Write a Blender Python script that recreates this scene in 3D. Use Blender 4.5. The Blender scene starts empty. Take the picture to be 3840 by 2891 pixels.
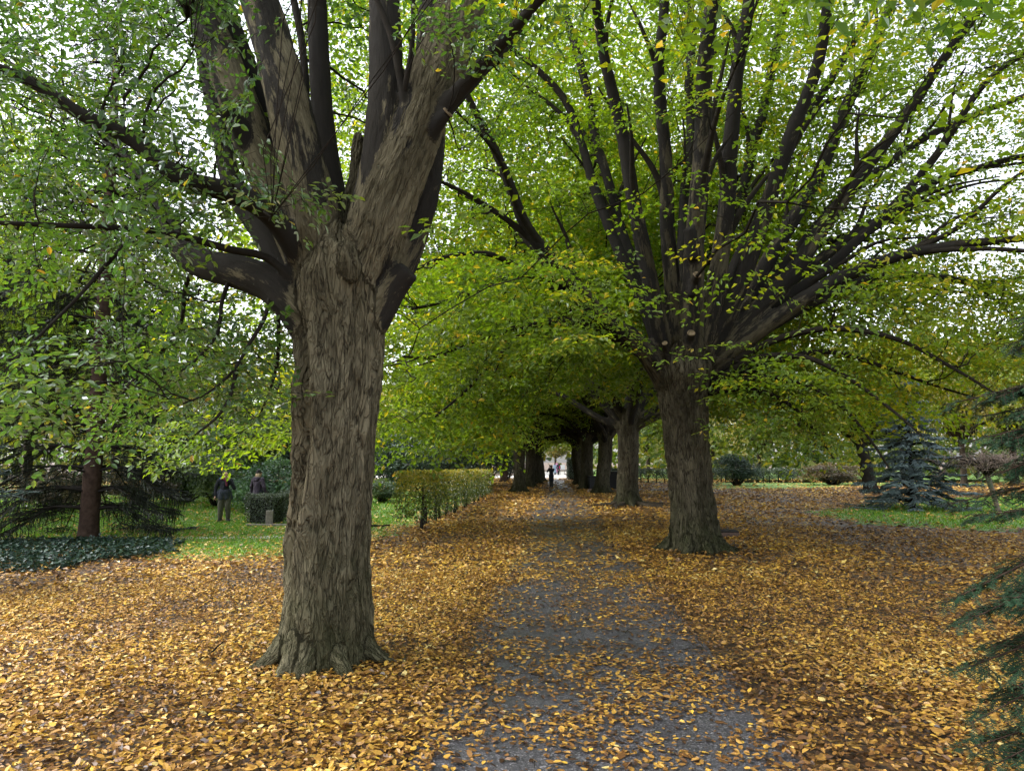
import bpy, math, random, time
import numpy as np
from mathutils import Vector

T0 = time.time()
rng = np.random.default_rng(7)
random.seed(7)
sc = bpy.context.scene
col = sc.collection

# ------------------------------------------------------------------ camera, sky, sun, exposure
CAM_H, PITCH, FOC = 2.1, math.radians(6.01), 2663.0
cam_d = bpy.data.cameras.new('camera')
cam_d.sensor_width = 36.0
cam_d.lens = 36.0 * FOC / 3840.0
cam_d.clip_start, cam_d.clip_end = 0.05, 2000.0
cam = bpy.data.objects.new('camera', cam_d)
cam.location = (0, 0, CAM_H)
cam.rotation_euler = (math.pi / 2 + PITCH, 0, 0)
col.objects.link(cam)
sc.camera = cam

SUN_EL, SUN_AZ = math.radians(46), math.radians(-92)      # azimuth from +Y towards +X
world = bpy.data.worlds.new('World')
sc.world = world
world.use_nodes = True
wn = world.node_tree
bg = wn.nodes['Background']
sky = wn.nodes.new('ShaderNodeTexSky')
sky.sky_type = 'NISHITA'
sky.sun_disc = False
sky.sun_elevation = SUN_EL
sky.sun_rotation = SUN_AZ
sky.air_density = 1.0
sky.dust_density = 3.0
hs = wn.nodes.new('ShaderNodeHueSaturation')
hs.inputs['Saturation'].default_value = 0.28               # overcast: the cloud cover greys the sky
wn.links.new(sky.outputs[0], hs.inputs['Color'])
wn.links.new(hs.outputs[0], bg.inputs['Color'])
bg.inputs['Strength'].default_value = 0.15

sun_d = bpy.data.lights.new('sun', 'SUN')
sun_d.energy = 1.1
sun_d.angle = math.radians(40)
sun_d.color = (1.0, 0.96, 0.9)
sun = bpy.data.objects.new('sun', sun_d)
sd = Vector((math.sin(SUN_AZ) * math.cos(SUN_EL), math.cos(SUN_AZ) * math.cos(SUN_EL), math.sin(SUN_EL)))
sun.rotation_euler = sd.to_track_quat('Z', 'Y').to_euler()
sun.location = sd * 60
col.objects.link(sun)

sc.view_settings.view_transform = 'Standard'
sc.view_settings.look = 'None'
sc.view_settings.gamma = 1.0
sc.view_settings.exposure = 2.1
sc.view_settings.use_curve_mapping = False

sc.render.engine = 'CYCLES'
cy = sc.cycles
cy.max_bounces = 12
cy.diffuse_bounces = 6
cy.glossy_bounces = 2
cy.transmission_bounces = 8
cy.transparent_max_bounces = 4
cy.caustics_reflective = False
cy.caustics_refractive = False
cy.sample_clamp_indirect = 6.0
cy.use_denoising = True
try:
    cy.denoiser = 'OPENIMAGEDENOISE'
    cy.denoising_input_passes = 'RGB_ALBEDO_NORMAL'
    cy.denoising_prefilter = 'ACCURATE'
except Exception:
    pass

# ------------------------------------------------------------------ geometry helpers
SP, CP = math.sin(PITCH), math.cos(PITCH)
K = 3840.0 / 2212.0            # measurements were read off a 2212 px wide copy of the photo


def ray(dx, dy):
    xs = (dx * K - 1920.0) / FOC
    ys = -(dy * K - 1445.5) / FOC
    return np.array([xs, CP - ys * SP, SP + ys * CP])


def W(dx, dy, Y):
    """world point seen at (dx, dy) that stands at distance Y"""
    d = ray(dx, dy)
    return np.array([0, 0, CAM_H]) + d * (Y / d[1])


def G(dx, dy):
    d = ray(dx, dy)
    t = -CAM_H / d[2]
    return np.array([d[0] * t, d[1] * t, 0.0])


def mpp(dx, dy, Y):
    d = ray(dx, dy)
    return K / FOC * (Y / d[1])


def in_view(P, mx=0.16, my=0.16):
    """is each point inside the field of view, widened by a margin"""
    Q = P - np.array([0, 0, CAM_H])
    z = Q[:, 1] * CP + Q[:, 2] * SP
    u = Q[:, 0] / np.maximum(z, 1e-3) * FOC / 1920.0
    v = (-Q[:, 1] * SP + Q[:, 2] * CP) / np.maximum(z, 1e-3) * FOC / 1445.5
    return (z > 0.3) & (np.abs(u) < 1 + mx) & (np.abs(v) < 1 + my)


def nrm(a):
    return a / np.maximum(np.linalg.norm(a, axis=-1, keepdims=True), 1e-9)


def hash3(ix, iy, iz, seed):
    h = (ix.astype(np.int64) * 374761393 + iy.astype(np.int64) * 668265263 + iz.astype(np.int64) * 2147483647 + seed * 974711) & 0xFFFFFFFF
    h = ((h ^ (h >> 13)) * 1274126177) & 0xFFFFFFFF
    h = ((h ^ (h >> 16)) * 2246822519) & 0xFFFFFFFF
    return ((h ^ (h >> 15)) & 0xFFFFFF) / float(0xFFFFFF)


def noise3(P, seed=0):
    """value noise 0..1 on an (N,3) array"""
    P = np.asarray(P, float)
    I = np.floor(P)
    f = P - I
    f = f * f * (3 - 2 * f)
    I = I.astype(np.int64)
    r = 0
    for a in (0, 1):
        wx = f[:, 0] if a else 1 - f[:, 0]
        for b in (0, 1):
            wy = f[:, 1] if b else 1 - f[:, 1]
            for c in (0, 1):
                wz = f[:, 2] if c else 1 - f[:, 2]
                r = r + wx * wy * wz * hash3(I[:, 0] + a, I[:, 1] + b, I[:, 2] + c, seed)
    return r


def fbm(P, seed=0, oct=3):
    r, a, s = 0, 0.5, 0
    for o in range(oct):
        r = r + a * noise3(P * 2 ** o, seed + o)
        s += a
        a *= 0.5
    return r / s


def mesh_from(name, V, F, smooth=False, attrs=None):
    """F: list of (n,k) index arrays; attrs: {name: (domain, type, data)}"""
    me = bpy.data.meshes.new(name)
    V = np.ascontiguousarray(V, dtype=np.float32)
    me.vertices.add(len(V))
    me.vertices.foreach_set('co', V.ravel())
    F = [np.asarray(f, dtype=np.int32) for f in F if len(f)]
    loops = np.concatenate([f.ravel() for f in F])
    tot = np.concatenate([np.full(len(f), f.shape[1], dtype=np.int32) for f in F])
    start = np.concatenate([[0], np.cumsum(tot)[:-1]]).astype(np.int32)
    me.loops.add(len(loops))
    me.loops.foreach_set('vertex_index', loops)
    me.polygons.add(len(tot))
    me.polygons.foreach_set('loop_start', start)
    me.update(calc_edges=True)
    if smooth:
        me.polygons.foreach_set('use_smooth', np.ones(len(tot), dtype=bool))
    else:
        me.polygons.foreach_set('use_smooth', np.zeros(len(tot), dtype=bool))
    for an, (dom, typ, data) in (attrs or {}).items():
        at = me.attributes.new(an, typ, dom)
        key = {'FLOAT': 'value', 'FLOAT_VECTOR': 'vector'}[typ]
        at.data.foreach_set(key, np.ascontiguousarray(data, dtype=np.float32).ravel())
    return me


def link(name, me, parent=None, mat=None, loc=None):
    o = bpy.data.objects.new(name, me)
    col.objects.link(o)
    if parent is not None:
        o.parent = parent
    if mat is not None:
        me.materials.append(mat)
    if loc is not None:
        o.location = loc
    return o


def tag(o, label=None, cat=None, group=None, kind=None):
    if label:
        o['label'] = label
    if cat:
        o['category'] = cat
    if group:
        o['group'] = group
    if kind:
        o['kind'] = kind
    return o


def empty(name, loc, rz=0.0, label=None, cat=None, group=None):
    o = bpy.data.objects.new(name, None)
    o.empty_display_size = 0.2
    o.location = loc
    o.rotation_euler = (0, 0, rz)
    col.objects.link(o)
    return tag(o, label, cat, group)


def part_of(o, name):
    return [c for c in o.children if c.name.split('.')[0] == name][0]


def copy_tree(o, parent=None):
    c = o.copy()
    col.objects.link(c)
    c.parent = parent
    for ch in list(o.children):
        copy_tree(ch, c)
    return c


class MB:
    """collects pieces of one mesh"""
    def __init__(s):
        s.V, s.F, s.n, s.A = [], {}, 0, {}

    def add(s, V, F):
        V = np.asarray(V, float).reshape(-1, 3)
        for f in (F if isinstance(F, list) else [F]):
            f = np.asarray(f, dtype=np.int64)
            if len(f):
                s.F.setdefault(f.shape[1], []).append(f + s.n)
        s.V.append(V)
        s.n += len(V)
        return s

    def mesh(s, name, smooth=False, attrs=None):
        return mesh_from(name, np.concatenate(s.V), [np.concatenate(v) for v in s.F.values()], smooth, attrs)

    def build(s, name, mat, parent=None, smooth=False, loc=None, attrs=None):
        return link(name, s.mesh(name, smooth, attrs), parent, mat, loc)


def catmull(P, step):
    P = np.asarray(P, float)
    if len(P) == 2:
        n = max(2, int(np.linalg.norm(P[1] - P[0]) / step))
        return P[0] + (P[1] - P[0]) * np.linspace(0, 1, n + 1)[:, None]
    Q = np.vstack([2 * P[0] - P[1], P, 2 * P[-1] - P[-2]])
    out = []
    for i in range(1, len(Q) - 2):
        n = max(1, int(np.linalg.norm(Q[i + 1][:3] - Q[i][:3]) / step))
        t = np.linspace(0, 1, n, endpoint=False)[:, None]
        a, b, c, d = Q[i - 1], Q[i], Q[i + 1], Q[i + 2]
        out.append(0.5 * (2 * b + (c - a) * t + (2 * a - 5 * b + 4 * c - d) * t ** 2 + (3 * b - a - 3 * c + d) * t ** 3))
    out.append(Q[-2][None])
    return np.vstack(out)


def frames(P):
    """parallel transport frames along a polyline"""
    T = nrm(np.gradient(P, axis=0))
    ref = np.array([1.0, 0, 0]) if abs(T[0][0]) < 0.8 else np.array([0, 1.0, 0])
    n = nrm(ref - T[0] * np.dot(ref, T[0]))
    N = [n]
    for i in range(1, len(P)):
        n = N[-1] - T[i] * np.dot(N[-1], T[i])
        N.append(n / max(np.linalg.norm(n), 1e-9))
    N = np.array(N)
    return T, N, np.cross(T, N)


def tube(P, R, sides=8, cap=True, flute=None):
    P = np.asarray(P, float)
    R = np.broadcast_to(np.asarray(R, float), (len(P),))
    T, N, B = frames(P)
    th = np.linspace(0, 2 * math.pi, sides, endpoint=False)
    rr = R[:, None] * np.ones(sides)
    if flute is not None:
        rr = rr * (1 + flute(th[None, :], np.arange(len(P))[:, None]))
    V = P[:, None] + rr[..., None] * (np.cos(th)[None, :, None] * N[:, None] + np.sin(th)[None, :, None] * B[:, None])
    V = V.reshape(-1, 3)
    n = len(P)
    i = np.arange(n - 1)[:, None] * sides
    j = np.arange(sides)[None]
    k = (j + 1) % sides
    quads = np.stack([i + j, i + k, i + sides + k, i + sides + j], -1).reshape(-1, 4)
    F = [quads]
    if cap:
        V = np.vstack([V, P[0], P[-1]])
        a, b = n * sides, n * sides + 1
        jj = np.arange(sides)
        kk = (jj + 1) % sides
        e = (n - 1) * sides
        F.append(np.vstack([np.stack([kk, jj, np.full(sides, a)], -1), np.stack([e + jj, e + kk, np.full(sides, b)], -1)]))
    return V, F


def tubes_many(C, R, sides=3):
    """C (N,n,3) curves and R (N,n) radii -> one set of thin tubes without caps"""
    Nn, n, _ = C.shape
    T = nrm(np.gradient(C, axis=1))
    ref = np.where((np.abs(T[..., 2:3]) < 0.9), np.array([0, 0, 1.0]), np.array([1.0, 0, 0]))
    S = nrm(np.cross(T, ref))
    U = np.cross(S, T)
    th = np.linspace(0, 2 * math.pi, sides, endpoint=False)
    V = C[:, :, None] + R[:, :, None, None] * (np.cos(th)[None, None, :, None] * S[:, :, None] + np.sin(th)[None, None, :, None] * U[:, :, None])
    base = (np.arange(Nn) * n * sides)[:, None, None]
    i = (np.arange(n - 1) * sides)[None, :, None]
    j = np.arange(sides)[None, None]
    k = (j + 1) % sides
    q = np.stack([base + i + j, base + i + k, base + i + sides + k, base + i + sides + j], -1).reshape(-1, 4)
    return V.reshape(-1, 3), q


def round_cone(p0, r0, p1, r1, sides=12):
    """closed capsule with two radii"""
    p0, p1 = np.asarray(p0, float), np.asarray(p1, float)
    d = p1 - p0
    L = max(np.linalg.norm(d), 1e-4)
    d = d / L
    P, R = [], []
    for a in np.linspace(-85, 0, 5):
        P.append(p0 + d * r0 * math.sin(math.radians(a)))
        R.append(r0 * math.cos(math.radians(a)))
    for a in np.linspace(0, 85, 5):
        P.append(p1 + d * r1 * math.sin(math.radians(a)))
        R.append(r1 * math.cos(math.radians(a)))
    P = np.array(P) + d * np.arange(10)[:, None] * 1e-5
    # frames of a straight line
    ref = np.array([1.0, 0, 0]) if abs(d[0]) < 0.8 else np.array([0, 1.0, 0])
    N = nrm(ref - d * np.dot(ref, d))
    B = np.cross(d, N)
    th = np.linspace(0, 2 * math.pi, sides, endpoint=False)
    V = (P[:, None] + np.array(R)[:, None, None] * (np.cos(th)[None, :, None] * N + np.sin(th)[None, :, None] * B)).reshape(-1, 3)
    n = 10
    i = np.arange(n - 1)[:, None] * sides
    j = np.arange(sides)[None]
    k = (j + 1) % sides
    F = [np.stack([i + j, i + k, i + sides + k, i + sides + j], -1).reshape(-1, 4)]
    V = np.vstack([V, P[0], P[-1]])
    jj = np.arange(sides)
    kk = (jj + 1) % sides
    e = (n - 1) * sides
    F.append(np.vstack([np.stack([kk, jj, np.full(sides, n * sides)], -1), np.stack([e + jj, e + kk, np.full(sides, n * sides + 1)], -1)]))
    return V, F


def remeshed(mb, voxel, smooth=4, factor=0.5):
    """voxel union of closed pieces -> verts, quads, normals"""
    me = mb.mesh('tmp')
    o = bpy.data.objects.new('tmp', me)
    col.objects.link(o)
    m = o.modifiers.new('r', 'REMESH')
    m.mode = 'VOXEL'
    m.voxel_size = voxel
    if smooth:
        s = o.modifiers.new('s', 'SMOOTH')
        s.factor = factor
        s.iterations = smooth
    dg = bpy.context.evaluated_depsgraph_get()
    dg.update()
    ev = o.evaluated_get(dg)
    em = ev.to_mesh()
    V = np.empty(len(em.vertices) * 3, np.float32)
    em.vertices.foreach_get('co', V)
    Nn = np.empty(len(em.vertices) * 3, np.float32)
    em.vertex_normals.foreach_get('vector', Nn)
    lt = np.empty(len(em.polygons), np.int32)
    em.polygons.foreach_get('loop_total', lt)
    li = np.empty(len(em.loops), np.int32)
    em.loops.foreach_get('vertex_index', li)
    assert (lt == 4).all()
    ev.to_mesh_clear()
    bpy.data.objects.remove(o)
    bpy.data.meshes.remove(me)
    return V.reshape(-1, 3).astype(float), li.reshape(-1, 4), Nn.reshape(-1, 3).astype(float)


def box(x0, x1, y0, y1, z0, z1):
    V = np.array([[x, y, z] for z in (z0, z1) for y in (y0, y1) for x in (x0, x1)], float)
    F = np.array([[0, 2, 3, 1], [4, 5, 7, 6], [0, 1, 5, 4], [2, 6, 7, 3], [0, 4, 6, 2], [1, 3, 7, 5]])
    return V, F


def rot_z(V, a):
    c, s = math.cos(a), math.sin(a)
    V = np.asarray(V, float)
    return np.stack([V[..., 0] * c - V[..., 1] * s, V[..., 0] * s + V[..., 1] * c, V[..., 2]], -1)


# leaves ------------------------------------------------------------
def leaf_faces(Cn, D, Nn, L, Wd, fold=0.18, curl=0.12, detail=False):
    """one folded leaf for each row; returns verts, tris, tris per leaf"""
    n = len(Cn)
    D = nrm(D)
    S = nrm(np.cross(D, Nn))
    U = np.cross(S, D)
    L = np.broadcast_to(L, (n,))[:, None]
    Wd = np.broadcast_to(Wd, (n,))[:, None]
    fold = np.broadcast_to(fold, (n,))[:, None]
    curl = np.broadcast_to(curl, (n,))[:, None]
    if not detail:
        V = np.stack([Cn, Cn + D * L * .46 + S * Wd * .5 + U * Wd * fold, Cn + D * L - U * L * curl, Cn + D * L * .46 - S * Wd * .5 + U * Wd * fold], 1)
        b = (np.arange(n) * 4)[:, None]
        F = np.concatenate([b + np.array([0, 1, 2]), b + np.array([0, 2, 3])], 1).reshape(-1, 3)
        return V.reshape(-1, 3), F, 2
    m = Cn + D * L * .5 + U * L * curl * .6
    V = np.stack([Cn,
                  Cn + D * L * .26 + S * Wd * .43 + U * Wd * fold, Cn + D * L * .66 + S * Wd * .42 + U * (Wd * fold - L * curl * .25),
                  Cn + D * L - U * L * curl,
                  Cn + D * L * .66 - S * Wd * .42 + U * (Wd * fold - L * curl * .25), Cn + D * L * .26 - S * Wd * .43 + U * Wd * fold,
                  m], 1)
    b = (np.arange(n) * 7)[:, None]
    F = np.concatenate([b + np.array(t) for t in ([0, 1, 6], [1, 2, 6], [2, 3, 6], [3, 4, 6], [4, 5, 6], [5, 0, 6])], 1).reshape(-1, 3)
    return V.reshape(-1, 3), F, 6


def leaf_faces4(Cn, D, Nn, L, Wd, fold=0.18, curl=0.12):
    """oval leaf folded along its midrib: two quads"""
    n = len(Cn)
    D = nrm(D)
    S = nrm(np.cross(D, Nn))
    U = np.cross(S, D)
    L, Wd = np.broadcast_to(L, (n,))[:, None], np.broadcast_to(Wd, (n,))[:, None]
    V = np.stack([Cn] + [Cn + D * L * a + S * Wd * b * sg + U * (Wd * fold * abs(b) * 2 - L * curl * a * a) for sg, a, b in ((1, .28, .44), (1, .68, .42))]
                 + [Cn + D * L - U * L * curl] + [Cn + D * L * a + S * Wd * b * sg + U * (Wd * fold * abs(b) * 2 - L * curl * a * a) for sg, a, b in ((-1, .68, .42), (-1, .28, .44))], 1)
    b = (np.arange(n) * 6)[:, None]
    F = np.concatenate([b + np.array([0, 1, 2, 3]), b + np.array([0, 3, 4, 5])], 1).reshape(-1, 4)
    return V.reshape(-1, 3), F, 2


def leaf_object(name, parts, mat, parent=None, kind='stuff'):
    """parts: list of (V, F, per, rnd) with rnd one number for each leaf"""
    V, F, R, n = [], [], [], 0
    for v, f, per, r in parts:
        V.append(v)
        F.append(f + n)
        R.append(np.repeat(r, per))
        n += len(v)
    F3 = [f for f in F if f.shape[1] == 3]
    F4 = [f for f in F if f.shape[1] == 4]
    R = [r for r, f in zip(R, F) if f.shape[1] == 3] + [r for r, f in zip(R, F) if f.shape[1] == 4]
    me = mesh_from(name, np.concatenate(V), [np.concatenate(f) for f in (F3, F4) if f], False, {'rnd': ('FACE', 'FLOAT', np.concatenate(R))})
    o = link(name, me, parent, mat)
    if kind:
        o['kind'] = kind
    return o


# ------------------------------------------------------------------ materials
def new_mat(name):
    m = bpy.data.materials.new(name)
    m.use_nodes = True
    nt = m.node_tree
    nt.nodes.clear()
    out = nt.nodes.new('ShaderNodeOutputMaterial')
    return m, nt, out


def node(nt, t, **kw):
    n = nt.nodes.new(t)
    for k, v in kw.items():
        if k.startswith('i_'):
            n.inputs[k[2:].replace('_', ' ')].default_value = v
        else:
            setattr(n, k, v)
    return n


def ramp(nt, fac, stops, interp='LINEAR'):
    r = nt.nodes.new('ShaderNodeValToRGB')
    r.color_ramp.interpolation = interp
    e = r.color_ramp.elements
    while len(e) < len(stops):
        e.new(0.5)
    for el, (p, c) in zip(e, stops):
        el.position = p
        el.color = (c[0], c[1], c[2], 1)
    nt.links.new(fac, r.inputs[0])
    return r.outputs[0]


def leaf_mat(name, stops, trans=0.45, rough=0.45, spec=0.12, tint=(1.7, 1.75, 0.6)):
    """thin leaf: reflects, lets light through in a yellower colour, and shines a little"""
    m, nt, out = new_mat(name)
    at = node(nt, 'ShaderNodeAttribute', attribute_name='rnd')
    c = ramp(nt, at.outputs['Fac'], stops)
    df = node(nt, 'ShaderNodeBsdfDiffuse')
    tr = node(nt, 'ShaderNodeBsdfTranslucent')
    mul = node(nt, 'ShaderNodeMix', data_type='RGBA', blend_type='MULTIPLY')
    mul.inputs[0].default_value = 1.0
    mul.inputs['B'].default_value = (tint[0], tint[1], tint[2], 1)
    nt.links.new(c, mul.inputs['A'])
    nt.links.new(c, df.inputs['Color'])
    nt.links.new(mul.outputs['Result'], tr.inputs['Color'])
    mx = node(nt, 'ShaderNodeMixShader')
    mx.inputs[0].default_value = trans
    nt.links.new(df.outputs[0], mx.inputs[1])
    nt.links.new(tr.outputs[0], mx.inputs[2])
    gl = node(nt, 'ShaderNodeBsdfGlossy')
    gl.inputs['Roughness'].default_value = rough
    gl.inputs['Color'].default_value = (0.9, 0.95, 1.0, 1)
    lw = node(nt, 'ShaderNodeLayerWeight')
    lw.inputs['Blend'].default_value = 0.25
    mr = node(nt, 'ShaderNodeMath', operation='MULTIPLY_ADD')
    nt.links.new(lw.outputs['Fresnel'], mr.inputs[0])
    mr.inputs[1].default_value = spec * 2.0
    mr.inputs[2].default_value = spec * 0.35
    mx2 = node(nt, 'ShaderNodeMixShader')
    nt.links.new(mr.outputs[0], mx2.inputs[0])
    nt.links.new(mx.outputs[0], mx2.inputs[1])
    nt.links.new(gl.outputs[0], mx2.inputs[2])
    nt.links.new(mx2.outputs[0], out.inputs['Surface'])
    return m


def plain_mat(name, color, rough=0.7, var=0.25, scale=8.0, bump=0.0, spec=0.3, metallic=0.0):
    m, nt, out = new_mat(name)
    b = node(nt, 'ShaderNodeBsdfPrincipled')
    tc = node(nt, 'ShaderNodeTexCoord')
    nz = node(nt, 'ShaderNodeTexNoise')
    nz.inputs['Scale'].default_value = scale
    nz.inputs['Detail'].default_value = 5
    nt.links.new(tc.outputs['Object'], nz.inputs['Vector'])
    c = np.array(color)
    o = ramp(nt, nz.outputs[0], [(0.3, c * (1 - var)), (0.7, np.minimum(c * (1 + var), 1))])
    nt.links.new(o, b.inputs['Base Color'])
    b.inputs['Roughness'].default_value = rough
    b.inputs['Specular IOR Level'].default_value = spec
    b.inputs['Metallic'].default_value = metallic
    if bump:
        bp = node(nt, 'ShaderNodeBump')
        bp.inputs['Strength'].default_value = bump
        bp.inputs['Distance'].default_value = 0.02
        nt.links.new(nz.outputs[0], bp.inputs['Height'])
        nt.links.new(bp.outputs[0], b.inputs['Normal'])
    nt.links.new(b.outputs[0], out.inputs['Surface'])
    return m


def bark_mat(name, light, dark, moss=0.5, soot=0.5, lichen=0.4, fine=1.0):
    """bark with furrows, sooty patches, lichen and moss; 'bk' follows the limb, 'h' is the ridge height"""
    m, nt, out = new_mat(name)
    L = nt.links.new
    b = node(nt, 'ShaderNodeBsdfPrincipled')
    bk = node(nt, 'ShaderNodeAttribute', attribute_name='bk')
    ha = node(nt, 'ShaderNodeAttribute', attribute_name='h')
    ra = node(nt, 'ShaderNodeAttribute', attribute_name='rad')
    mp = node(nt, 'ShaderNodeMapping')
    mp.inputs['Scale'].default_value = (30 * fine, 30 * fine, 5 * fine)
    L(bk.outputs['Vector'], mp.inputs['Vector'])
    n1 = node(nt, 'ShaderNodeTexNoise', i_Scale=1.0, i_Detail=6.0, i_Roughness=0.65, i_Distortion=0.6)
    L(mp.outputs[0], n1.inputs['Vector'])

    def crack(sx_, sz_, k):
        """plates parted by furrows: distance of a stretched noise from its middle"""
        m_ = node(nt, 'ShaderNodeMapping')
        m_.inputs['Scale'].default_value = (sx_ * fine, sx_ * fine, sz_ * fine)
        L(bk.outputs['Vector'], m_.inputs['Vector'])
        n_ = node(nt, 'ShaderNodeTexNoise', i_Scale=1.0, i_Detail=2.5, i_Roughness=0.5, i_Distortion=0.9)
        L(m_.outputs[0], n_.inputs['Vector'])
        s_ = node(nt, 'ShaderNodeMath', operation='SUBTRACT')
        L(n_.outputs[0], s_.inputs[0])
        s_.inputs[1].default_value = 0.5
        a_ = node(nt, 'ShaderNodeMath', operation='ABSOLUTE')
        L(s_.outputs[0], a_.inputs[0])
        c_ = node(nt, 'ShaderNodeMapRange', interpolation_type='SMOOTHSTEP')
        L(a_.outputs[0], c_.inputs['Value'])
        c_.inputs['From Max'].default_value = k
        return c_.outputs[0]
    ca, cb = crack(10.0, 1.7, .06), crack(24.0, 5.0, .09)
    hmix = node(nt, 'ShaderNodeMath', operation='MULTIPLY_ADD')
    L(cb, hmix.inputs[0])
    hmix.inputs[1].default_value = 0.35
    hm2 = node(nt, 'ShaderNodeMath', operation='MULTIPLY')
    L(ca, hm2.inputs[0])
    hm2.inputs[1].default_value = 0.45
    L(hm2.outputs[0], hmix.inputs[2])
    hm3 = node(nt, 'ShaderNodeMath', operation='MULTIPLY_ADD')
    L(n1.outputs[0], hm3.inputs[0])
    hm3.inputs[1].default_value = 0.30
    L(hmix.outputs[0], hm3.inputs[2])                       # bark relief 0..1
    rough_ = node(nt, 'ShaderNodeMapRange')                  # old thick wood is furrowed, young limbs are smooth
    L(ra.outputs['Fac'], rough_.inputs['Value'])
    rough_.inputs['From Min'].default_value = 0.14
    rough_.inputs['From Max'].default_value = 0.36
    rough_.inputs['To Min'].default_value = 0.15
    rough_.inputs['To Max'].default_value = 1.0
    flat_ = node(nt, 'ShaderNodeMix', data_type='FLOAT')
    L(rough_.outputs[0], flat_.inputs[0])
    n1s = node(nt, 'ShaderNodeMath', operation='MULTIPLY_ADD')
    L(n1.outputs[0], n1s.inputs[0])
    n1s.inputs[1].default_value = 0.9
    n1s.inputs[2].default_value = 0.22
    L(n1s.outputs[0], flat_.inputs['A'])
    L(hm3.outputs[0], flat_.inputs['B'])
    c1 = ramp(nt, flat_.outputs['Result'], [(0.18, dark), (0.5, np.array(dark) * .5 + np.array(light) * .5), (0.85, light)])
    # broad damp stains
    mps = node(nt, 'ShaderNodeMapping')
    mps.inputs['Scale'].default_value = (2.2, 2.2, 0.55)
    L(bk.outputs['Vector'], mps.inputs['Vector'])
    ns = node(nt, 'ShaderNodeTexNoise', i_Scale=1.0, i_Detail=7.0, i_Roughness=0.6, i_Distortion=0.4)
    L(mps.outputs[0], ns.inputs['Vector'])
    st_ = node(nt, 'ShaderNodeMapRange')
    L(ns.outputs[0], st_.inputs['Value'])
    st_.inputs['From Min'].default_value = 0.42
    st_.inputs['From Max'].default_value = 0.66
    st_.inputs['To Max'].default_value = 0.72
    mst = node(nt, 'ShaderNodeMix', data_type='RGBA')
    L(st_.outputs[0], mst.inputs[0])
    L(c1, mst.inputs['A'])
    mst.inputs['B'].default_value = (dark[0] * 1.35, dark[1] * 1.35, dark[2] * 1.2, 1)
    c1 = mst.outputs['Result']
    # soot-black algae in ragged vertical patches
    mp2 = node(nt, 'ShaderNodeMapping')
    mp2.inputs['Scale'].default_value = (3.2, 3.2, 0.75)
    L(bk.outputs['Vector'], mp2.inputs['Vector'])
    n2 = node(nt, 'ShaderNodeTexNoise', i_Scale=1.0, i_Detail=9.0, i_Roughness=0.72, i_Distortion=0.3)
    L(mp2.outputs[0], n2.inputs['Vector'])
    thin = node(nt, 'ShaderNodeMapRange')                    # thinner limbs carry more of it
    L(ra.outputs['Fac'], thin.inputs['Value'])
    thin.inputs['From Min'].default_value = 0.38
    thin.inputs['From Max'].default_value = 0.08
    thin.inputs['To Min'].default_value = -0.20
    thin.inputs['To Max'].default_value = 0.15
    s2 = node(nt, 'ShaderNodeMath', operation='ADD')
    L(n2.outputs[0], s2.inputs[0])
    L(thin.outputs[0], s2.inputs[1])
    sm = node(nt, 'ShaderNodeMapRange')
    L(s2.outputs[0], sm.inputs['Value'])
    t = 0.66 - 0.2 * soot
    sm.inputs['From Min'].default_value = t
    sm.inputs['From Max'].default_value = t + 0.035
    sm.inputs['To Max'].default_value = 0.9
    mxs = node(nt, 'ShaderNodeMix', data_type='RGBA')
    L(sm.outputs[0], mxs.inputs[0])
    L(c1, mxs.inputs['A'])
    mxs.inputs['B'].default_value = (0.016, 0.015, 0.016, 1)
    # lichen spots
    n3 = node(nt, 'ShaderNodeTexNoise', i_Scale=9.0, i_Detail=8.0, i_Roughness=0.7)
    L(bk.outputs['Vector'], n3.inputs['Vector'])
    lm = node(nt, 'ShaderNodeMapRange')
    L(n3.outputs[0], lm.inputs['Value'])
    lm.inputs['From Min'].default_value = 0.72 - 0.12 * lichen
    lm.inputs['From Max'].default_value = 0.78 - 0.12 * lichen
    lm.inputs['To Max'].default_value = 0.7
    mxl = node(nt, 'ShaderNodeMix', data_type='RGBA')
    L(lm.outputs[0], mxl.inputs[0])
    L(mxs.outputs['Result'], mxl.inputs['A'])
    mxl.inputs['B'].default_value = (0.20, 0.23, 0.17, 1)
    # green algae and moss towards the foot
    tc = node(nt, 'ShaderNodeTexCoord')
    sx = node(nt, 'ShaderNodeSeparateXYZ')
    L(tc.outputs['Object'], sx.inputs[0])
    n4 = node(nt, 'ShaderNodeTexNoise', i_Scale=3.0, i_Detail=6.0, i_Roughness=0.65)
    L(tc.outputs['Object'], n4.inputs['Vector'])
    zz = node(nt, 'ShaderNodeMath', operation='MULTIPLY_ADD')
    L(sx.outputs['Z'], zz.inputs[0])
    zz.inputs[1].default_value = -0.30
    L(n4.outputs[0], zz.inputs[2])
    gm = node(nt, 'ShaderNodeMapRange')
    L(zz.outputs[0], gm.inputs['Value'])
    gm.inputs['From Min'].default_value = 0.0
    gm.inputs['From Max'].default_value = 0.5
    gm.inputs['To Max'].default_value = moss
    mxg = node(nt, 'ShaderNodeMix', data_type='RGBA')
    L(gm.outputs[0], mxg.inputs[0])
    L(mxl.outputs['Result'], mxg.inputs['A'])
    mxg.inputs['B'].default_value = (0.026, 0.034, 0.011, 1)
    L(mxg.outputs['Result'], b.inputs['Base Color'])
    b.inputs['Roughness'].default_value = 0.8
    b.inputs['Specular IOR Level'].default_value = 0.05
    bp = node(nt, 'ShaderNodeBump')
    bp.inputs['Strength'].default_value = 1.0
    bp.inputs['Distance'].default_value = 0.05
    L(flat_.outputs['Result'], bp.inputs['Height'])
    L(rough_.outputs[0], bp.inputs['Strength'])
    L(bp.outputs[0], b.inputs['Normal'])
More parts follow.
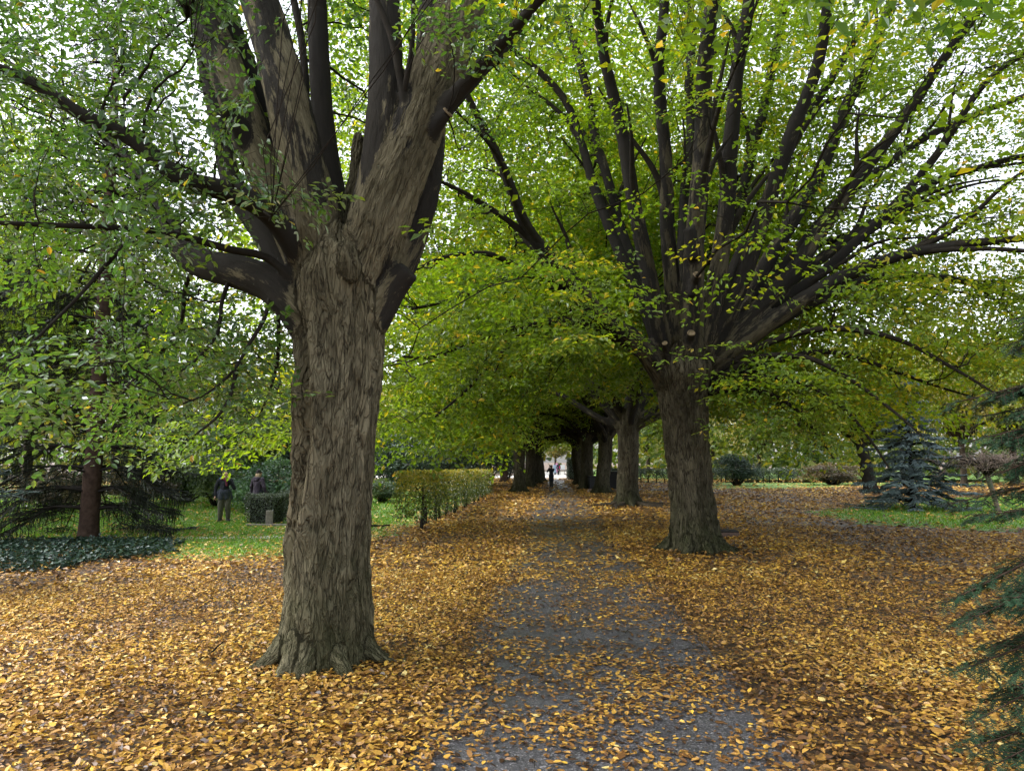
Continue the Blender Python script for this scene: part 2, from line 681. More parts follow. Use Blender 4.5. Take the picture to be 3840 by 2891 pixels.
    L(b.outputs[0], out.inputs['Surface'])
    return m


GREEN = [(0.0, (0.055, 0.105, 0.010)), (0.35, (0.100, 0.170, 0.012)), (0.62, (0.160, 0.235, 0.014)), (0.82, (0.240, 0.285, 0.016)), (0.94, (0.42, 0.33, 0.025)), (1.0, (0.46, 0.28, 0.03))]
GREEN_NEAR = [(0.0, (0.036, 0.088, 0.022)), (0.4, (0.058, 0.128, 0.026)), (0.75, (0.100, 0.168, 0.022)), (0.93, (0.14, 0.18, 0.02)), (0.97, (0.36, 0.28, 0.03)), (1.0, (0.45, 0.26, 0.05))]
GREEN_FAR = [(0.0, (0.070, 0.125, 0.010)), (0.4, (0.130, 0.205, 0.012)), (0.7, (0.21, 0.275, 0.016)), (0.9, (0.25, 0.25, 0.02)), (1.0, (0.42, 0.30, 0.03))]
YELLOW = [(0.0, (0.08, 0.10, 0.012)), (0.4, (0.16, 0.16, 0.014)), (0.75, (0.27, 0.22, 0.02)), (1.0, (0.33, 0.24, 0.03))]
DARK = [(0.0, (0.010, 0.026, 0.014)), (0.6, (0.020, 0.045, 0.022)), (1.0, (0.045, 0.085, 0.035))]
PALE = [(0.0, (0.03, 0.055, 0.022)), (0.5, (0.06, 0.098, 0.036)), (1.0, (0.115, 0.15, 0.055))]
M = {}
M['leaf'] = leaf_mat('hornbeam_leaf', GREEN, 0.6, .45, .06)
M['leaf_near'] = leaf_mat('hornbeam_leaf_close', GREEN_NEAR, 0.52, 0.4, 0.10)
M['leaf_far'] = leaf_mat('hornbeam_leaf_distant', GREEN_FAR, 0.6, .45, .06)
M['yellow'] = leaf_mat('yellow_autumn_leaf', YELLOW, 0.5)
M['dark'] = leaf_mat('evergreen_leaf', DARK, 0.12, 0.4, 0.10)
M['pale'] = leaf_mat('pale_green_leaf', PALE, 0.4, 0.4, 0.10)
M['fallen'] = leaf_mat('fallen_leaf', [(0.0, (0.045, 0.022, 0.010)), (0.22, (0.16, 0.072, 0.020)), (0.5, (0.37, 0.195, 0.040)), (0.78, (0.55, 0.32, 0.054)), (0.93, (0.65, 0.42, 0.052)), (1.0, (0.62, 0.48, 0.18))], 0.15, 0.42, 0.09, (1.0, 0.9, 0.6))
M['bark_old'] = bark_mat('old_hornbeam_bark', (0.170, 0.148, 0.098), (0.034, 0.029, 0.020), moss=0.5, soot=1.1, lichen=0.35)
M['bark'] = bark_mat('hornbeam_bark', (0.105, 0.092, 0.066), (0.020, 0.017, 0.013), moss=0.55, soot=1.05, lichen=0.3, fine=0.8)
M['twig'] = plain_mat('dark_twig', (0.022, 0.019, 0.016), 0.85, spec=.05)
M['wood_cut'] = plain_mat('sawn_wood', (0.15, 0.115, 0.075), 0.85, 0.4, 14, spec=.06)

# ------------------------------------------------------------------ hornbeam builder
def wood(tubes, voxel, smooth, amp, seed, ridge=15.0, flat=6.0):
    """tubes: list of (P, R, flute) -> displaced continuous wood mesh and its attributes"""
    mb = MB()
    SP_, ST, SN, SB, SR, SS = [], [], [], [], [], []
    SROOT = np.concatenate([np.full(len(P), fl == 'root') for P, R, fl in tubes])
    for P, R, fl in tubes:
        mb.add(*tube(P, R, 20 if max(R) > .2 else 12, True, None if fl == 'root' else fl))
        T, N, B = frames(P)
        s = np.concatenate([[0], np.cumsum(np.linalg.norm(np.diff(P, axis=0), axis=1))])
        SP_.append(P); ST.append(T); SN.append(N); SB.append(B); SR.append(np.broadcast_to(R, (len(P),))); SS.append(s + 7.3 * len(SS))
    SP_, ST, SN, SB, SR, SS = [np.concatenate(a) for a in (SP_, ST, SN, SB, SR, SS)]
    V, Q, Nn = remeshed(mb, voxel, smooth)
    idx = np.empty(len(V), np.int64)
    ctr = SP_.mean(0)
    P32, V32, R32 = (SP_ - ctr).astype(np.float32), (V - ctr).astype(np.float32), SR.astype(np.float32)
    pp = (P32 ** 2).sum(1)
    for a in range(0, len(V), 2000):
        c = V32[a:a + 2000]
        d = (c ** 2).sum(1)[:, None] + pp[None] - 2 * (c @ P32.T)
        np.maximum(d, 0, out=d)
        np.sqrt(d, out=d)
        d -= R32
        idx[a:a + 2000] = d.argmin(1)
    v = V - SP_[idx]
    x, y = (v * SN[idx]).sum(1), (v * SB[idx]).sum(1)
    s = SS[idx] + (v * ST[idx]).sum(1)
    th = np.arctan2(y, x)
    r = SR[idx]
    bk = np.stack([np.cos(th) * r, np.sin(th) * r, s], 1)
    q = bk * np.array([ridge, ridge, ridge / flat])
    warp = (fbm(bk * 4 + 9, seed + 5, 2) - .5)[:, None] * np.array([1.6, 1.6, 0.4])
    rdg = 1 - np.abs(2 * noise3(q + warp, seed) - 1) * 1.3
    rdg2 = 1 - np.abs(2 * noise3(q * 2.1 + 40 + warp, seed + 1) - 1)
    big = fbm(bk * np.array([2.6, 2.6, .8]), seed + 3, 2)
    h = np.clip(0.65 * rdg + 0.35 * rdg2, 0, 1)
    a = amp * np.clip(np.where(SROOT[idx], .36, r) / 0.36, 0.10, 1.1) ** 1.7
    V = V + Nn * ((h - .6) * a + (big - .5) * 0.16 * r)[:, None]
    rad = np.where(SROOT[idx], .4, r)
    e = np.vstack([Q[:, [0, 1]], Q[:, [1, 2]], Q[:, [2, 3]], Q[:, [3, 0]]])
    deg = np.bincount(e[:, 0], minlength=len(V)) + np.bincount(e[:, 1], minlength=len(V))
    for _ in range(int(.55 / voxel)):                        # blend where a limb leaves the trunk
        rad = .3 * rad + .7 * (np.bincount(e[:, 0], rad[e[:, 1]], len(V)) + np.bincount(e[:, 1], rad[e[:, 0]], len(V))) / np.maximum(deg, 1)
    return V, Q, {'bk': ('POINT', 'FLOAT_VECTOR', bk), 'h': ('POINT', 'FLOAT', h), 'rad': ('POINT', 'FLOAT', rad)}


class Skel:
    def __init__(s):
        s.P, s.T, s.R = [], [], []

    def add(s, P, R, every=1):
        T = nrm(np.gradient(P, axis=0))
        s.P.append(P[::every]); s.T.append(T[::every]); s.R.append(np.broadcast_to(R, (len(P),))[::every])

    def arr(s):
        return np.concatenate(s.P), np.concatenate(s.T), np.concatenate(s.R)


def attach(skel, Cn, origin, r, n=6, rmul=0.5, rk=0.007, rend=0.004, droop=0.12, back=0.25, out_pen=1.2):
    """grow one branch from the skeleton to every target point: curves (N,n,3), radii (N,n)"""
    P, T, R = skel.arr()
    idx = np.empty(len(Cn), np.int64)
    P32 = (P - origin).astype(np.float32)
    pp = (P32 ** 2).sum(1)
    dO_s = np.sqrt(pp)
    Cj = (Cn + r.normal(0, .06, Cn.shape) - origin).astype(np.float32)
    for a in range(0, len(Cn), 500):
        c = Cj[a:a + 500]
        cc = (c ** 2).sum(1)
        d = cc[:, None] + pp[None] - 2 * (c @ P32.T)
        np.maximum(d, 0, out=d)
        np.sqrt(d, out=d)
        pen = dO_s[None] + np.float32(.25) * d - np.sqrt(cc)[:, None]
        np.maximum(pen, 0, out=pen)
        pen *= np.float32(out_pen)
        d += pen
        pen = P32[None, :, 2] - (c[:, 2:3] + np.float32(.3))
        np.maximum(pen, 0, out=pen)
        pen *= np.float32(.5)
        d += pen
        idx[a:a + 500] = d.argmin(1)
    p0, t0, r0 = P[idx], T[idx], R[idx]
    d = np.linalg.norm(Cn - p0, axis=1, keepdims=True)
    dirn = nrm(Cn - p0)
    p1 = p0 + nrm(t0 * 0.8 + dirn) * d * 0.35
    hor = nrm((Cn - p0) * np.array([1, 1, 0.35]))
    p2 = Cn - hor * d * back + np.array([0, 0, 1.0]) * d * droop
    t = np.linspace(0, 1, n)[None, :, None]
    C = p0[:, None] * (1 - t) ** 3 + 3 * p1[:, None] * t * (1 - t) ** 2 + 3 * p2[:, None] * t * t * (1 - t) + Cn[:, None] * t ** 3
    jit = (r.normal(0, 1, C.shape)) * d[:, None] * 0.018
    jit[:, 0] = 0
    C = C + jit
    rs = np.minimum(rmul * r0, rk * d[:, 0] + rend)
    rr = rs[:, None] * (1 - t[..., 0]) + rend * t[..., 0]
    return C, rr


def sprays(C, r, m_side=5, per=5, length=1.0, width=0.5, leafL=0.11, leafW=0.06, fold=0.16, tone=0.5, yellow=0.05, tilt=0.3, droop=0.10, twigs=False, tonevar=.3, oval=False):
    """flat leafy sprays at the ends of the curves C; returns leaf part and optional twig curves"""
    n = len(C)
    c = C[:, -1]
    a = nrm((C[:, -1] - C[:, -3]) * np.array([1, 1, .55]) + r.normal(0, .12, (n, 3)))
    up = nrm(np.array([0, 0, 1.0]) + r.normal(0, tilt, (n, 3)))
    lat = nrm(np.cross(a, up))
    up = np.cross(lat, a)
    Ls = length * r.uniform(.7, 1.25, n)
    k = np.linspace(-0.75, 0.45, m_side * 2)
    sgn = np.where(np.arange(m_side * 2) % 2 == 0, 1.0, -1.0)
    base = c[:, None] + a[:, None] * (k[None, :, None] * Ls[:, None, None]) - np.array([0, 0, 1.0]) * (droop * (k[None, :, None] + .75) ** 2 * Ls[:, None, None])
    sdir = nrm(a[:, None] * 0.75 + lat[:, None] * sgn[None, :, None] + up[:, None] * r.normal(0, .15, (n, m_side * 2, 1)))
    slen = width * Ls[:, None] * (1 - 0.75 * np.abs((k[None] + .25) / .8) ** 1.6) * r.uniform(.6, 1.2, (n, m_side * 2))
    t = (np.arange(per) + .6) / per
    pos = base[:, :, None] + sdir[:, :, None] * (t[None, None, :, None] * slen[..., None, None])
    pos = pos - np.array([0, 0, 1.0]) * (0.16 * (t[None, None, :, None] * slen[..., None, None]) ** 1.0)
    pos = pos + r.normal(0, .018 * leafL / .1, pos.shape)
    ls = np.where((np.arange(per) % 2 == 0), 1.0, -1.0)[None, None, :, None]
    perp = np.cross(up[:, None], sdir)
    ld = sdir[:, :, None] * 0.8 + perp[:, :, None] * ls * 0.75 + r.normal(0, .28, pos.shape) - np.array([0, 0, .22])
    nn = np.broadcast_to(up[:, None, None], pos.shape) + r.normal(0, .30, pos.shape)
    ntot = n * m_side * 2 * per
    sz = r.uniform(.65, 1.2, ntot)
    v, f, pr = (leaf_faces4 if oval else leaf_faces)(pos.reshape(-1, 3), ld.reshape(-1, 3), nrm(nn.reshape(-1, 3)), leafL * sz, leafW * sz, fold, .12)
    tn = np.clip(tone + r.normal(0, tonevar * .55, n), 0, .9)
    rnd = np.clip(np.repeat(tn, m_side * 2 * per) + r.normal(0, .12, ntot), 0.0, 0.92)
    ye = r.random(ntot) < np.repeat(yellow * r.uniform(0, 2.2, n) ** 2, m_side * 2 * per)
    rnd[ye] = r.uniform(.88, 1.0, ye.sum())
    tw = None
    if twigs:
        e = base + sdir * slen[..., None] - np.array([0, 0, .16]) * slen[..., None]
        tw = np.stack([base, e], 2).reshape(-1, 2, 3)
        ax = base.reshape(n, m_side * 2, 3)[:, ::3]
        return (v, f, pr, rnd), tw, ax
    return (v, f, pr, rnd), None, None


def limb_curve(pts, w0, w1, extend=0.0, rend=0.03, step=0.12, bend=(0, 0, 0)):
    """pts: display x, y and distance; w: widths in display px; extend: metres beyond the last point"""
    P = np.array([W(*p) for p in pts])
    k0, k1 = mpp(*pts[0]), mpp(*pts[-1])
    r0, r1 = w0 * k0 / 2, w1 * k1 / 2
    n0 = len(P)
    if extend:
        d = nrm(P[-1] - P[-2])
        b = np.array(bend, float)
        for q in (0.33, 0.66, 1.0):
            P = np.vstack([P, P[n0 - 1] + d * extend * q + b * extend * q * q])
    cum = np.concatenate([[0], np.cumsum(np.linalg.norm(np.diff(P, axis=0), axis=1))])
    rad = np.interp(cum, [0, cum[n0 - 1]] + ([cum[-1]] if extend else []), [r0, r1] + ([rend] if extend else []))
    Q = catmull(np.hstack([P, rad[:, None]]), step)
    return Q[:, :3], np.maximum(Q[:, 3], 0.006)


def hornbeam(name, base, trunk, limbs, roots, voxel, smooth, amp, seed, mat, origin, label, group, thr=0.05, zmax=99.0, seam=None):
    """trunk and limbs are (P, R); returns the tree's Empty and its skeleton"""
    t = empty(name, base, 0, label, 'tree', group)
    base = np.asarray(base, float)
    r = np.random.default_rng(seed)
    ph = r.uniform(0, 6.28, 4)

    def flute(th, i):
        return 0.055 * np.cos(3 * th + ph[0] + i * .03) + 0.04 * np.cos(5 * th + ph[1] - i * .02) + 0.025 * np.cos(8 * th + ph[2])
    tb = [(trunk[0], trunk[1], flute)]
    sk = Skel()
    thin = MB()
    for P, R in limbs:
        big = (R > thr) & (P[:, 2] < zmax)
        n = int(np.argmin(big)) if not big.all() else len(P)
        if n > 2:
            tb.append((P[:n], R[:n], None))
        a = max(0, n - 2)
        if len(P) - a > 2:
            thin.add(*tube(P[a:], R[a:] * np.linspace(.97, 1, len(P) - a), 7, False))
        sk.add(P, R, 2)
    for P, R in roots:
        tb.append((P, R, 'root'))
    V, Q, at = wood(tb, voxel, smooth, amp, seed)
    if seam:                                                # an old healed wound: a deep vertical furrow with swollen lips
        a0, z0, z1, dep = seam
        cx = np.interp(V[:, 2], trunk[0][:, 2], trunk[0][:, 0])
        cy_ = np.interp(V[:, 2], trunk[0][:, 2], trunk[0][:, 1])
        dx, dy = V[:, 0] - cx, V[:, 1] - cy_
        da = (np.arctan2(dy, dx) - a0 + .14 * np.sin(V[:, 2] * 2.1) + math.pi) % (2 * math.pi) - math.pi
        env = np.clip((V[:, 2] - z0) / .5, 0, 1) * np.clip((z1 - V[:, 2]) / .35, 0, 1) * (np.hypot(dx, dy) < .62)
        k = -dep * np.exp(-(da / .17) ** 2) + dep * .38 * np.exp(-((np.abs(da) - .42) / .16) ** 2)
        V[:, 0] += np.cos(np.arctan2(dy, dx)) * k * env
        V[:, 1] += np.sin(np.arctan2(dy, dx)) * k * env
    me = mesh_from('trunk', V - base, [Q], True, at)
    link('trunk', me, t, mat)
    return t, sk, thin, r


def roots_of(base, n, r0, spread, r, z0=0.55, phase=0.0):
    out = []
    for i in range(n):
        a = phase + i * 2 * math.pi / n + r.uniform(-.25, .25)
        d = np.array([math.cos(a), math.sin(a), 0])
        L = spread * r.uniform(.75, 1.25)
        z = z0 * r.uniform(.8, 1.3)
        P = catmull(np.array([base + d * r0 * .55 + [0, 0, z], base + d * r0 * .95 + [0, 0, z * .45], base + d * (r0 + L * .45) + [0, 0, .06], base + d * (r0 + L) + rot_z(d, .3) * L * .1 + [0, 0, -.06]]), .06)
        out.append((P, np.interp(np.linspace(0, 1, len(P)), [0, .4, 1], [r0 * .36, r0 * .28, .05])))
    return out

# ------------------------------------------------------------------ ground, paths, lawns
PATH_L = [(905, 1610), (985, 1480), (1045, 1330), (1085, 1250), (1105, 1200), (1150, 1110), (1172, 1060), (1184, 1040), (1188, 1030)]
PATH_R = [(1690, 1600), (1600, 1480), (1500, 1370), (1430, 1275), (1372, 1212), (1300, 1120), (1252, 1068), (1222, 1042), (1213, 1030)]
pl = np.array([G(*p) for p in PATH_L])
pr = np.array([G(*p) for p in PATH_R])


def ext(p):
    a = p[0] + (p[0] - p[1]) / abs(p[0][1] - p[1][1]) * 10
    return np.vstack([a, p])


pl, pr = ext(pl), ext(pr)
xl = lambda Y: np.interp(Y, pl[:, 1], pl[:, 0])
xr = lambda Y: np.interp(Y, pr[:, 1], pr[:, 0])


def gpoly(pts):
    return np.array([G(*p)[:2] for p in pts])


LAWN_LEFT = gpoly([(-500, 1175), (150, 1183), (400, 1208), (600, 1206), (700, 1190), (800, 1168), (905, 1138), (960, 1110), (1010, 1085), (1040, 1066), (800, 1058), (300, 1056), (-500, 1062)])
LAWN_RIGHT = gpoly([(1740, 1106), (1880, 1090), (2050, 1076), (2300, 1066), (2700, 1062), (2700, 1120), (2350, 1150), (2100, 1146), (1900, 1133), (1790, 1120)])
LAWN_FAR = gpoly([(1535, 1056), (1700, 1056), (1860, 1050), (2150, 1049), (2150, 1036), (1535, 1036)])
LAWN_END = gpoly([(1160, 1036), (1184, 1035), (1187, 1029), (1150, 1028)])


def poly_sd(P, poly):
    """signed distance in metres, positive inside"""
    x, y = P[:, 0], P[:, 1]
    inside = np.zeros(len(P), bool)
    dmin = np.full(len(P), 1e9)
    n = len(poly)
    for i in range(n):
        a, b = poly[i], poly[(i + 1) % n]
        c = ((a[1] > y) != (b[1] > y)) & (x < (b[0] - a[0]) * (y - a[1]) / (b[1] - a[1] + 1e-12) + a[0])
        inside ^= c
        ab = b - a
        t = np.clip(((x - a[0]) * ab[0] + (y - a[1]) * ab[1]) / max(ab @ ab, 1e-9), 0, 1)
        dmin = np.minimum(dmin, np.hypot(x - a[0] - t * ab[0], y - a[1] - t * ab[1]))
    return np.where(inside, dmin, -dmin)


def lawn_mask(P):
    m = np.zeros(len(P))
    w = (fbm(np.column_stack([P[:, 0] * .8, P[:, 1] * .5, P[:, 0] * 0]), 31, 3) - .5) * 3.0
    for po in (LAWN_LEFT, LAWN_RIGHT, LAWN_FAR, LAWN_END):
        m = np.maximum(m, np.clip((poly_sd(P, po) + w * .5) / 1.6 + .2, 0, 1))
    return m


def path_mask(P):
    x, y = P[:, 0], P[:, 1]
    l, r_ = xl(y), xr(y)
    w = (r_ - l) / 2
    u = (x - (l + r_) / 2) / np.maximum(w, .2)
    nz = (fbm(np.column_stack([x * 1.3, y * .7, x * 0]), 51, 3) - .5)
    return np.clip((1.02 - np.abs(u) + nz * .55) / .3, 0, 1) * (y < 100)


# ground sheet with a litter-coloured floor
def litter_mat():
    m, nt, out = new_mat('leaf_litter_floor')
    L = nt.links.new
    b = node(nt, 'ShaderNodeBsdfPrincipled')
    tc = node(nt, 'ShaderNodeTexCoord')
    v = node(nt, 'ShaderNodeTexVoronoi', i_Scale=13.0, i_Randomness=1.0)
    L(tc.outputs['Object'], v.inputs['Vector'])
    sx = node(nt, 'ShaderNodeSeparateColor')
    L(v.outputs['Color'], sx.inputs[0])
    c = ramp(nt, sx.outputs[0], [(0.0, (0.020, 0.011, 0.007)), (0.35, (0.05, 0.024, 0.010)), (0.6, (0.13, 0.062, 0.016)), (0.85, (0.26, 0.135, 0.026)), (1.0, (0.36, 0.21, 0.04))])
    n = node(nt, 'ShaderNodeTexNoise', i_Scale=0.9, i_Detail=6.0)
    L(tc.outputs['Object'], n.inputs['Vector'])
    mr = node(nt, 'ShaderNodeMapRange')
    L(n.outputs[0], mr.inputs['Value'])
    mr.inputs['From Min'].default_value = 0.42
    mr.inputs['From Max'].default_value = 0.62
    mr.inputs['To Min'].default_value = 0.25
    mr.inputs['To Max'].default_value = 0.8
    mx = node(nt, 'ShaderNodeMix', data_type='RGBA')
    L(mr.outputs[0], mx.inputs[0])
    mx.inputs['A'].default_value = (0.032, 0.022, 0.015, 1)
    L(c, mx.inputs['B'])
    L(mx.outputs['Result'], b.inputs['Base Color'])
    b.inputs['Roughness'].default_value = 0.6
    bp = node(nt, 'ShaderNodeBump', i_Strength=0.6, i_Distance=0.03)
    L(v.outputs['Distance'], bp.inputs['Height'])
    L(bp.outputs[0], b.inputs['Normal'])
    L(b.outputs[0], out.inputs['Surface'])
    return m


def grass_mat():
    m, nt, out = new_mat('lawn_turf')
    L = nt.links.new
    b = node(nt, 'ShaderNodeBsdfPrincipled')
    tc = node(nt, 'ShaderNodeTexCoord')
    n = node(nt, 'ShaderNodeTexNoise', i_Scale=14.0, i_Detail=8.0, i_Roughness=0.7)
    L(tc.outputs['Object'], n.inputs['Vector'])
    c = ramp(nt, n.outputs[0], [(0.3, (0.040, 0.085, 0.014)), (0.5, (0.095, 0.185, 0.024)), (0.7, (0.16, 0.25, 0.035))])
    L(c, b.inputs['Base Color'])
    b.inputs['Roughness'].default_value = 0.8
    bp = node(nt, 'ShaderNodeBump', i_Strength=0.6, i_Distance=0.04)
    L(n.outputs[0], bp.inputs['Height'])
    L(bp.outputs[0], b.inputs['Normal'])
    L(b.outputs[0], out.inputs['Surface'])
    return m


def asphalt_mat():
    m, nt, out = new_mat('damp_asphalt')
    L = nt.links.new
    b = node(nt, 'ShaderNodeBsdfPrincipled')
    tc = node(nt, 'ShaderNodeTexCoord')
    v = node(nt, 'ShaderNodeTexVoronoi', i_Scale=95.0)
    L(tc.outputs['Object'], v.inputs['Vector'])
    n = node(nt, 'ShaderNodeTexNoise', i_Scale=1.3, i_Detail=6.0, i_Roughness=0.6)
    L(tc.outputs['Object'], n.inputs['Vector'])
    sx = node(nt, 'ShaderNodeSeparateColor')
    L(v.outputs['Color'], sx.inputs[0])
    c = ramp(nt, sx.outputs[0], [(0.0, (0.024, 0.023, 0.028)), (0.6, (0.054, 0.052, 0.060)), (0.9, (0.10, 0.097, 0.108)), (1.0, (0.24, 0.23, 0.245))])
    L(c, b.inputs['Base Color'])
    rg = node(nt, 'ShaderNodeMapRange')
    L(n.outputs[0], rg.inputs['Value'])
    rg.inputs['From Min'].default_value = 0.35
    rg.inputs['From Max'].default_value = 0.65
    rg.inputs['To Min'].default_value = 0.32
    rg.inputs['To Max'].default_value = 0.62
    L(rg.outputs[0], b.inputs['Roughness'])
    b.inputs['Specular IOR Level'].default_value = 0.5
    bp = node(nt, 'ShaderNodeBump', i_Strength=0.5, i_Distance=0.006)
    L(v.outputs['Distance'], bp.inputs['Height'])
    L(bp.outputs[0], b.inputs['Normal'])
    L(b.outputs[0], out.inputs['Surface'])
    return m


M['litter'] = litter_mat()
M['turf'] = grass_mat()
M['asphalt'] = asphalt_mat()
M['gravel'] = plain_mat('pale_gravel', (0.42, 0.40, 0.37), 0.5, 0.15, 30, 0.2)
S_ = 600.0
gx = np.array([-S_, -120, -60, -30, -15, -8, 0, 8, 15, 30, 60, 120, S_])
gv = np.array([[x, y, 0.0] for y in gx for x in gx])
nn_ = len(gx)
gf = np.array([[j * nn_ + i, j * nn_ + i + 1, (j + 1) * nn_ + i + 1, (j + 1) * nn_ + i] for j in range(nn_ - 1) for i in range(nn_ - 1)])
tag(link('ground', mesh_from('ground', gv, [gf]), None, M['litter']), 'brown leaf-littered ground under the avenue', None, None, 'structure')


def strip(name, L_, R_, z, mat, label):
    ys = np.concatenate([np.linspace(-6, 30, 73), np.linspace(31, 98, 68)])
    r = np.random.default_rng(3)
    a = np.column_stack([L_(ys) + r.normal(0, .03, len(ys)), ys, np.full(len(ys), z)])
    b = np.column_stack([R_(ys) + r.normal(0, .03, len(ys)), ys, np.full(len(ys), z)])
    n = len(ys)
    i = np.arange(n - 1)
    f = np.stack([i, i + n, i + n + 1, i + 1], 1)
    return tag(link(name, mesh_from(name, np.vstack([a, b]), [f]), None, mat), label, None, None, 'structure')


strip('path', xl, xr, 0.004, M['asphalt'], 'damp grey asphalt path strewn with leaves')


def sheet(name, poly, z, mat, label, jag=0.25):
    P = np.vstack([poly, poly[:1]])
    d = np.concatenate([[0], np.cumsum(np.linalg.norm(np.diff(P, axis=0), axis=1))])
    n = max(24, int(d[-1] / .5))
    s = np.linspace(0, d[-1], n, endpoint=False)
    Q = np.column_stack([np.interp(s, d, P[:, 0]), np.interp(s, d, P[:, 1])])
    Q = Q + np.random.default_rng(5).normal(0, jag, Q.shape)
    me = bpy.data.meshes.new(name)
    me.from_pydata([(p[0], p[1], z) for p in Q], [], [list(range(n))])
    me.update()
    return tag(link(name, me, None, mat), label, None, None, 'structure')


sheet('lawn_left', LAWN_LEFT, 0.006, M['turf'], 'leaf-strewn lawn on the left with two people')
sheet('lawn_right', LAWN_RIGHT, 0.006, M['turf'], 'lawn around the blue spruce')
sheet('lawn_far', LAWN_FAR, 0.006, M['turf'], 'distant lawn in front of the far hedge')
sheet('lawn_end', LAWN_END, 0.006, M['turf'], 'small lawn at the end of the avenue')
sheet('grass_ground', np.array([[9.5, 68.5], [60, 66], [140, 60], [180, 160], [14, 160], [9.0, 90]]), 0.006, M['turf'], 'rough grass behind the long far hedge')
sheet('grass_verge', np.array([[-140, 47], [-45, 46], [-12, 46.5], [-6, 52], [-5.5, 76], [-30, 77], [-140, 78]]), 0.006, M['turf'], 'rough grass among the shrubs beyond the left lawn')
# pale crossing paths
fa = [G(1090, 1029), G(1240, 1030), G(1226, 1038), G(1180, 1040)]
sheet('cross_path', np.array([[-25, 79], [-2, 81.0], [3.3, 78.5], [7, 79], [8, 110], [12, 135], [2, 135], [2.5, 100], [-25, 96]]), 0.010, M['gravel'], 'pale wet path crossing the end of the avenue', 0.1)
sheet('side_path', np.array([[-30, 18.6], [-9.5, 19.3], [-6, 19.6], [-4, 20.3], [-4, 20.6], [-6.5, 20.1], [-10, 19.75], [-30, 19.2]]), 0.010, M['gravel'], 'narrow pale gravel path crossing the left lawn', 0.06)

# fallen leaves ------------------------------------------------------
def scatter(r0, r1, per_m2, half=0.72):
    n = int(per_m2 * half * (r1 * r1 - r0 * r0))
    rr = np.sqrt(rng.uniform(r0 * r0, r1 * r1, n))
    a = rng.uniform(-half, half, n)
    return np.column_stack([rr * np.sin(a), rr * np.cos(a)])


TREE_FOOT = []
lparts = []
for (r0, r1, dn, scl, det) in ((4.2, 8, 1900, .63, True), (8, 14, 1250, .70, False), (14, 25, 380, 1.08, False), (25, 50, 80, 1.75, False), (50, 84, 26, 2.6, False)):
    P = scatter(r0, r1, dn)
    P3 = np.column_stack([P, np.zeros(len(P))])
    pm, lm = path_mask(P), lawn_mask(P)
    clump = fbm(P3 * np.array([2.3, 1.7, 1]), 61, 3)
    big = fbm(P3 * np.array([.45, .3, 1]), 71, 3)
    fine_ = noise3(P3 * 4.0, 77)
    d_l = np.clip(0.66 + (big - .44) * 1.4 + (clump - .5) * 1.0, 0.46, 1)
    d_p = np.clip(0.24 + (clump - .5) * .9 + (big - .5) * .4 + np.clip((P[:, 1] - 8) / 90, 0, .2) + (fine_ - .5) * .3, 0.06, .55)
    d_g = np.clip(0.10 + (clump - .5) * .6 + np.where(P[:, 1] < 30, .06, 0), .02, .5)
    dens = d_l * (1 - pm) + d_p * pm
    dens = dens * (1 - lm) + d_g * lm
    keep = rng.random(len(P)) < dens
    P, pm, lm, big, clump = P[keep], pm[keep], lm[keep], big[keep], clump[keep]
    n = len(P)
    th = rng.uniform(0, 2 * math.pi, n)
    lift = np.abs(rng.normal(0, .16, n)) * (1 - .55 * pm)
    D = np.column_stack([np.cos(th), np.sin(th), rng.normal(0, .20, n) * (1 - .5 * pm)])
    N_ = nrm(np.column_stack([rng.normal(0, .33, n) * (1 - .4 * pm), rng.normal(0, .33, n) * (1 - .4 * pm), np.ones(n)]))
    Cn = np.column_stack([P, 0.012 + rng.random(n) ** 1.5 * 0.045 * (1 - .8 * pm) + lift * .02])
    sz = rng.uniform(.42, 1.28, n) * scl
    sz = np.where(rng.random(n) < .025, sz * 1.6, sz)
    v, f, per = leaf_faces4(Cn, D, N_, .092 * sz, .054 * sz, rng.uniform(-.15, .35, (n, 1)), rng.uniform(-.25, .3, (n, 1))) if det else leaf_faces(Cn, D, N_, .092 * sz, .052 * sz, rng.uniform(-.15, .35, n), rng.uniform(-.25, .3, n))
    v[:, 2] = np.maximum(v[:, 2], 0.011 + (np.arange(len(v)) % 97) * 2e-5)
    tone = 0.47 + (big - .5) * .7 + (clump - .5) * .4 + rng.normal(0, .23, n)
    tone = tone + np.where(rng.random(n) < .10, .28, 0) - np.where(rng.random(n) < .26, .3, 0)
    tone = np.where(lm > .5, tone + .22, tone)
    lparts.append((v, f, per, np.clip(tone, 0, 1)))
tag(leaf_object('fallen_leaves', lparts, M['fallen']), 'carpet of yellow and brown fallen leaves covering ground and path', 'leaves', None, 'stuff')

# grass blades of the lawns
gparts = []
for (r0, r1, dn, h) in ((15, 27, 330, .075), (27, 48, 70, .12)):
    P = scatter(r0, r1, dn, .74)
    keep = rng.random(len(P)) < (lawn_mask(P) - .15)
    P = P[keep]
    n = len(P)
    th = rng.uniform(0, 6.283, n)
    hh = h * rng.uniform(.5, 1.3, n)
    w = h * .16
    b = np.column_stack([P, np.full(n, .005)])
    dx = np.column_stack([np.cos(th) * w, np.sin(th) * w, np.zeros(n)])
    tip = b + np.column_stack([rng.normal(0, .5, n) * hh, rng.normal(0, .5, n) * hh, hh])
    V = np.stack([b - dx, b + dx, tip], 1).reshape(-1, 3)
    gparts.append((V, np.arange(n * 3).reshape(-1, 3), 1, rng.random(n) * .8 + .1))
M['grass'] = leaf_mat('grass_blade', [(0.0, (0.050, 0.12, 0.012)), (0.5, (0.105, 0.22, 0.02)), (1.0, (0.20, 0.31, 0.04))], .4, .5, .04)
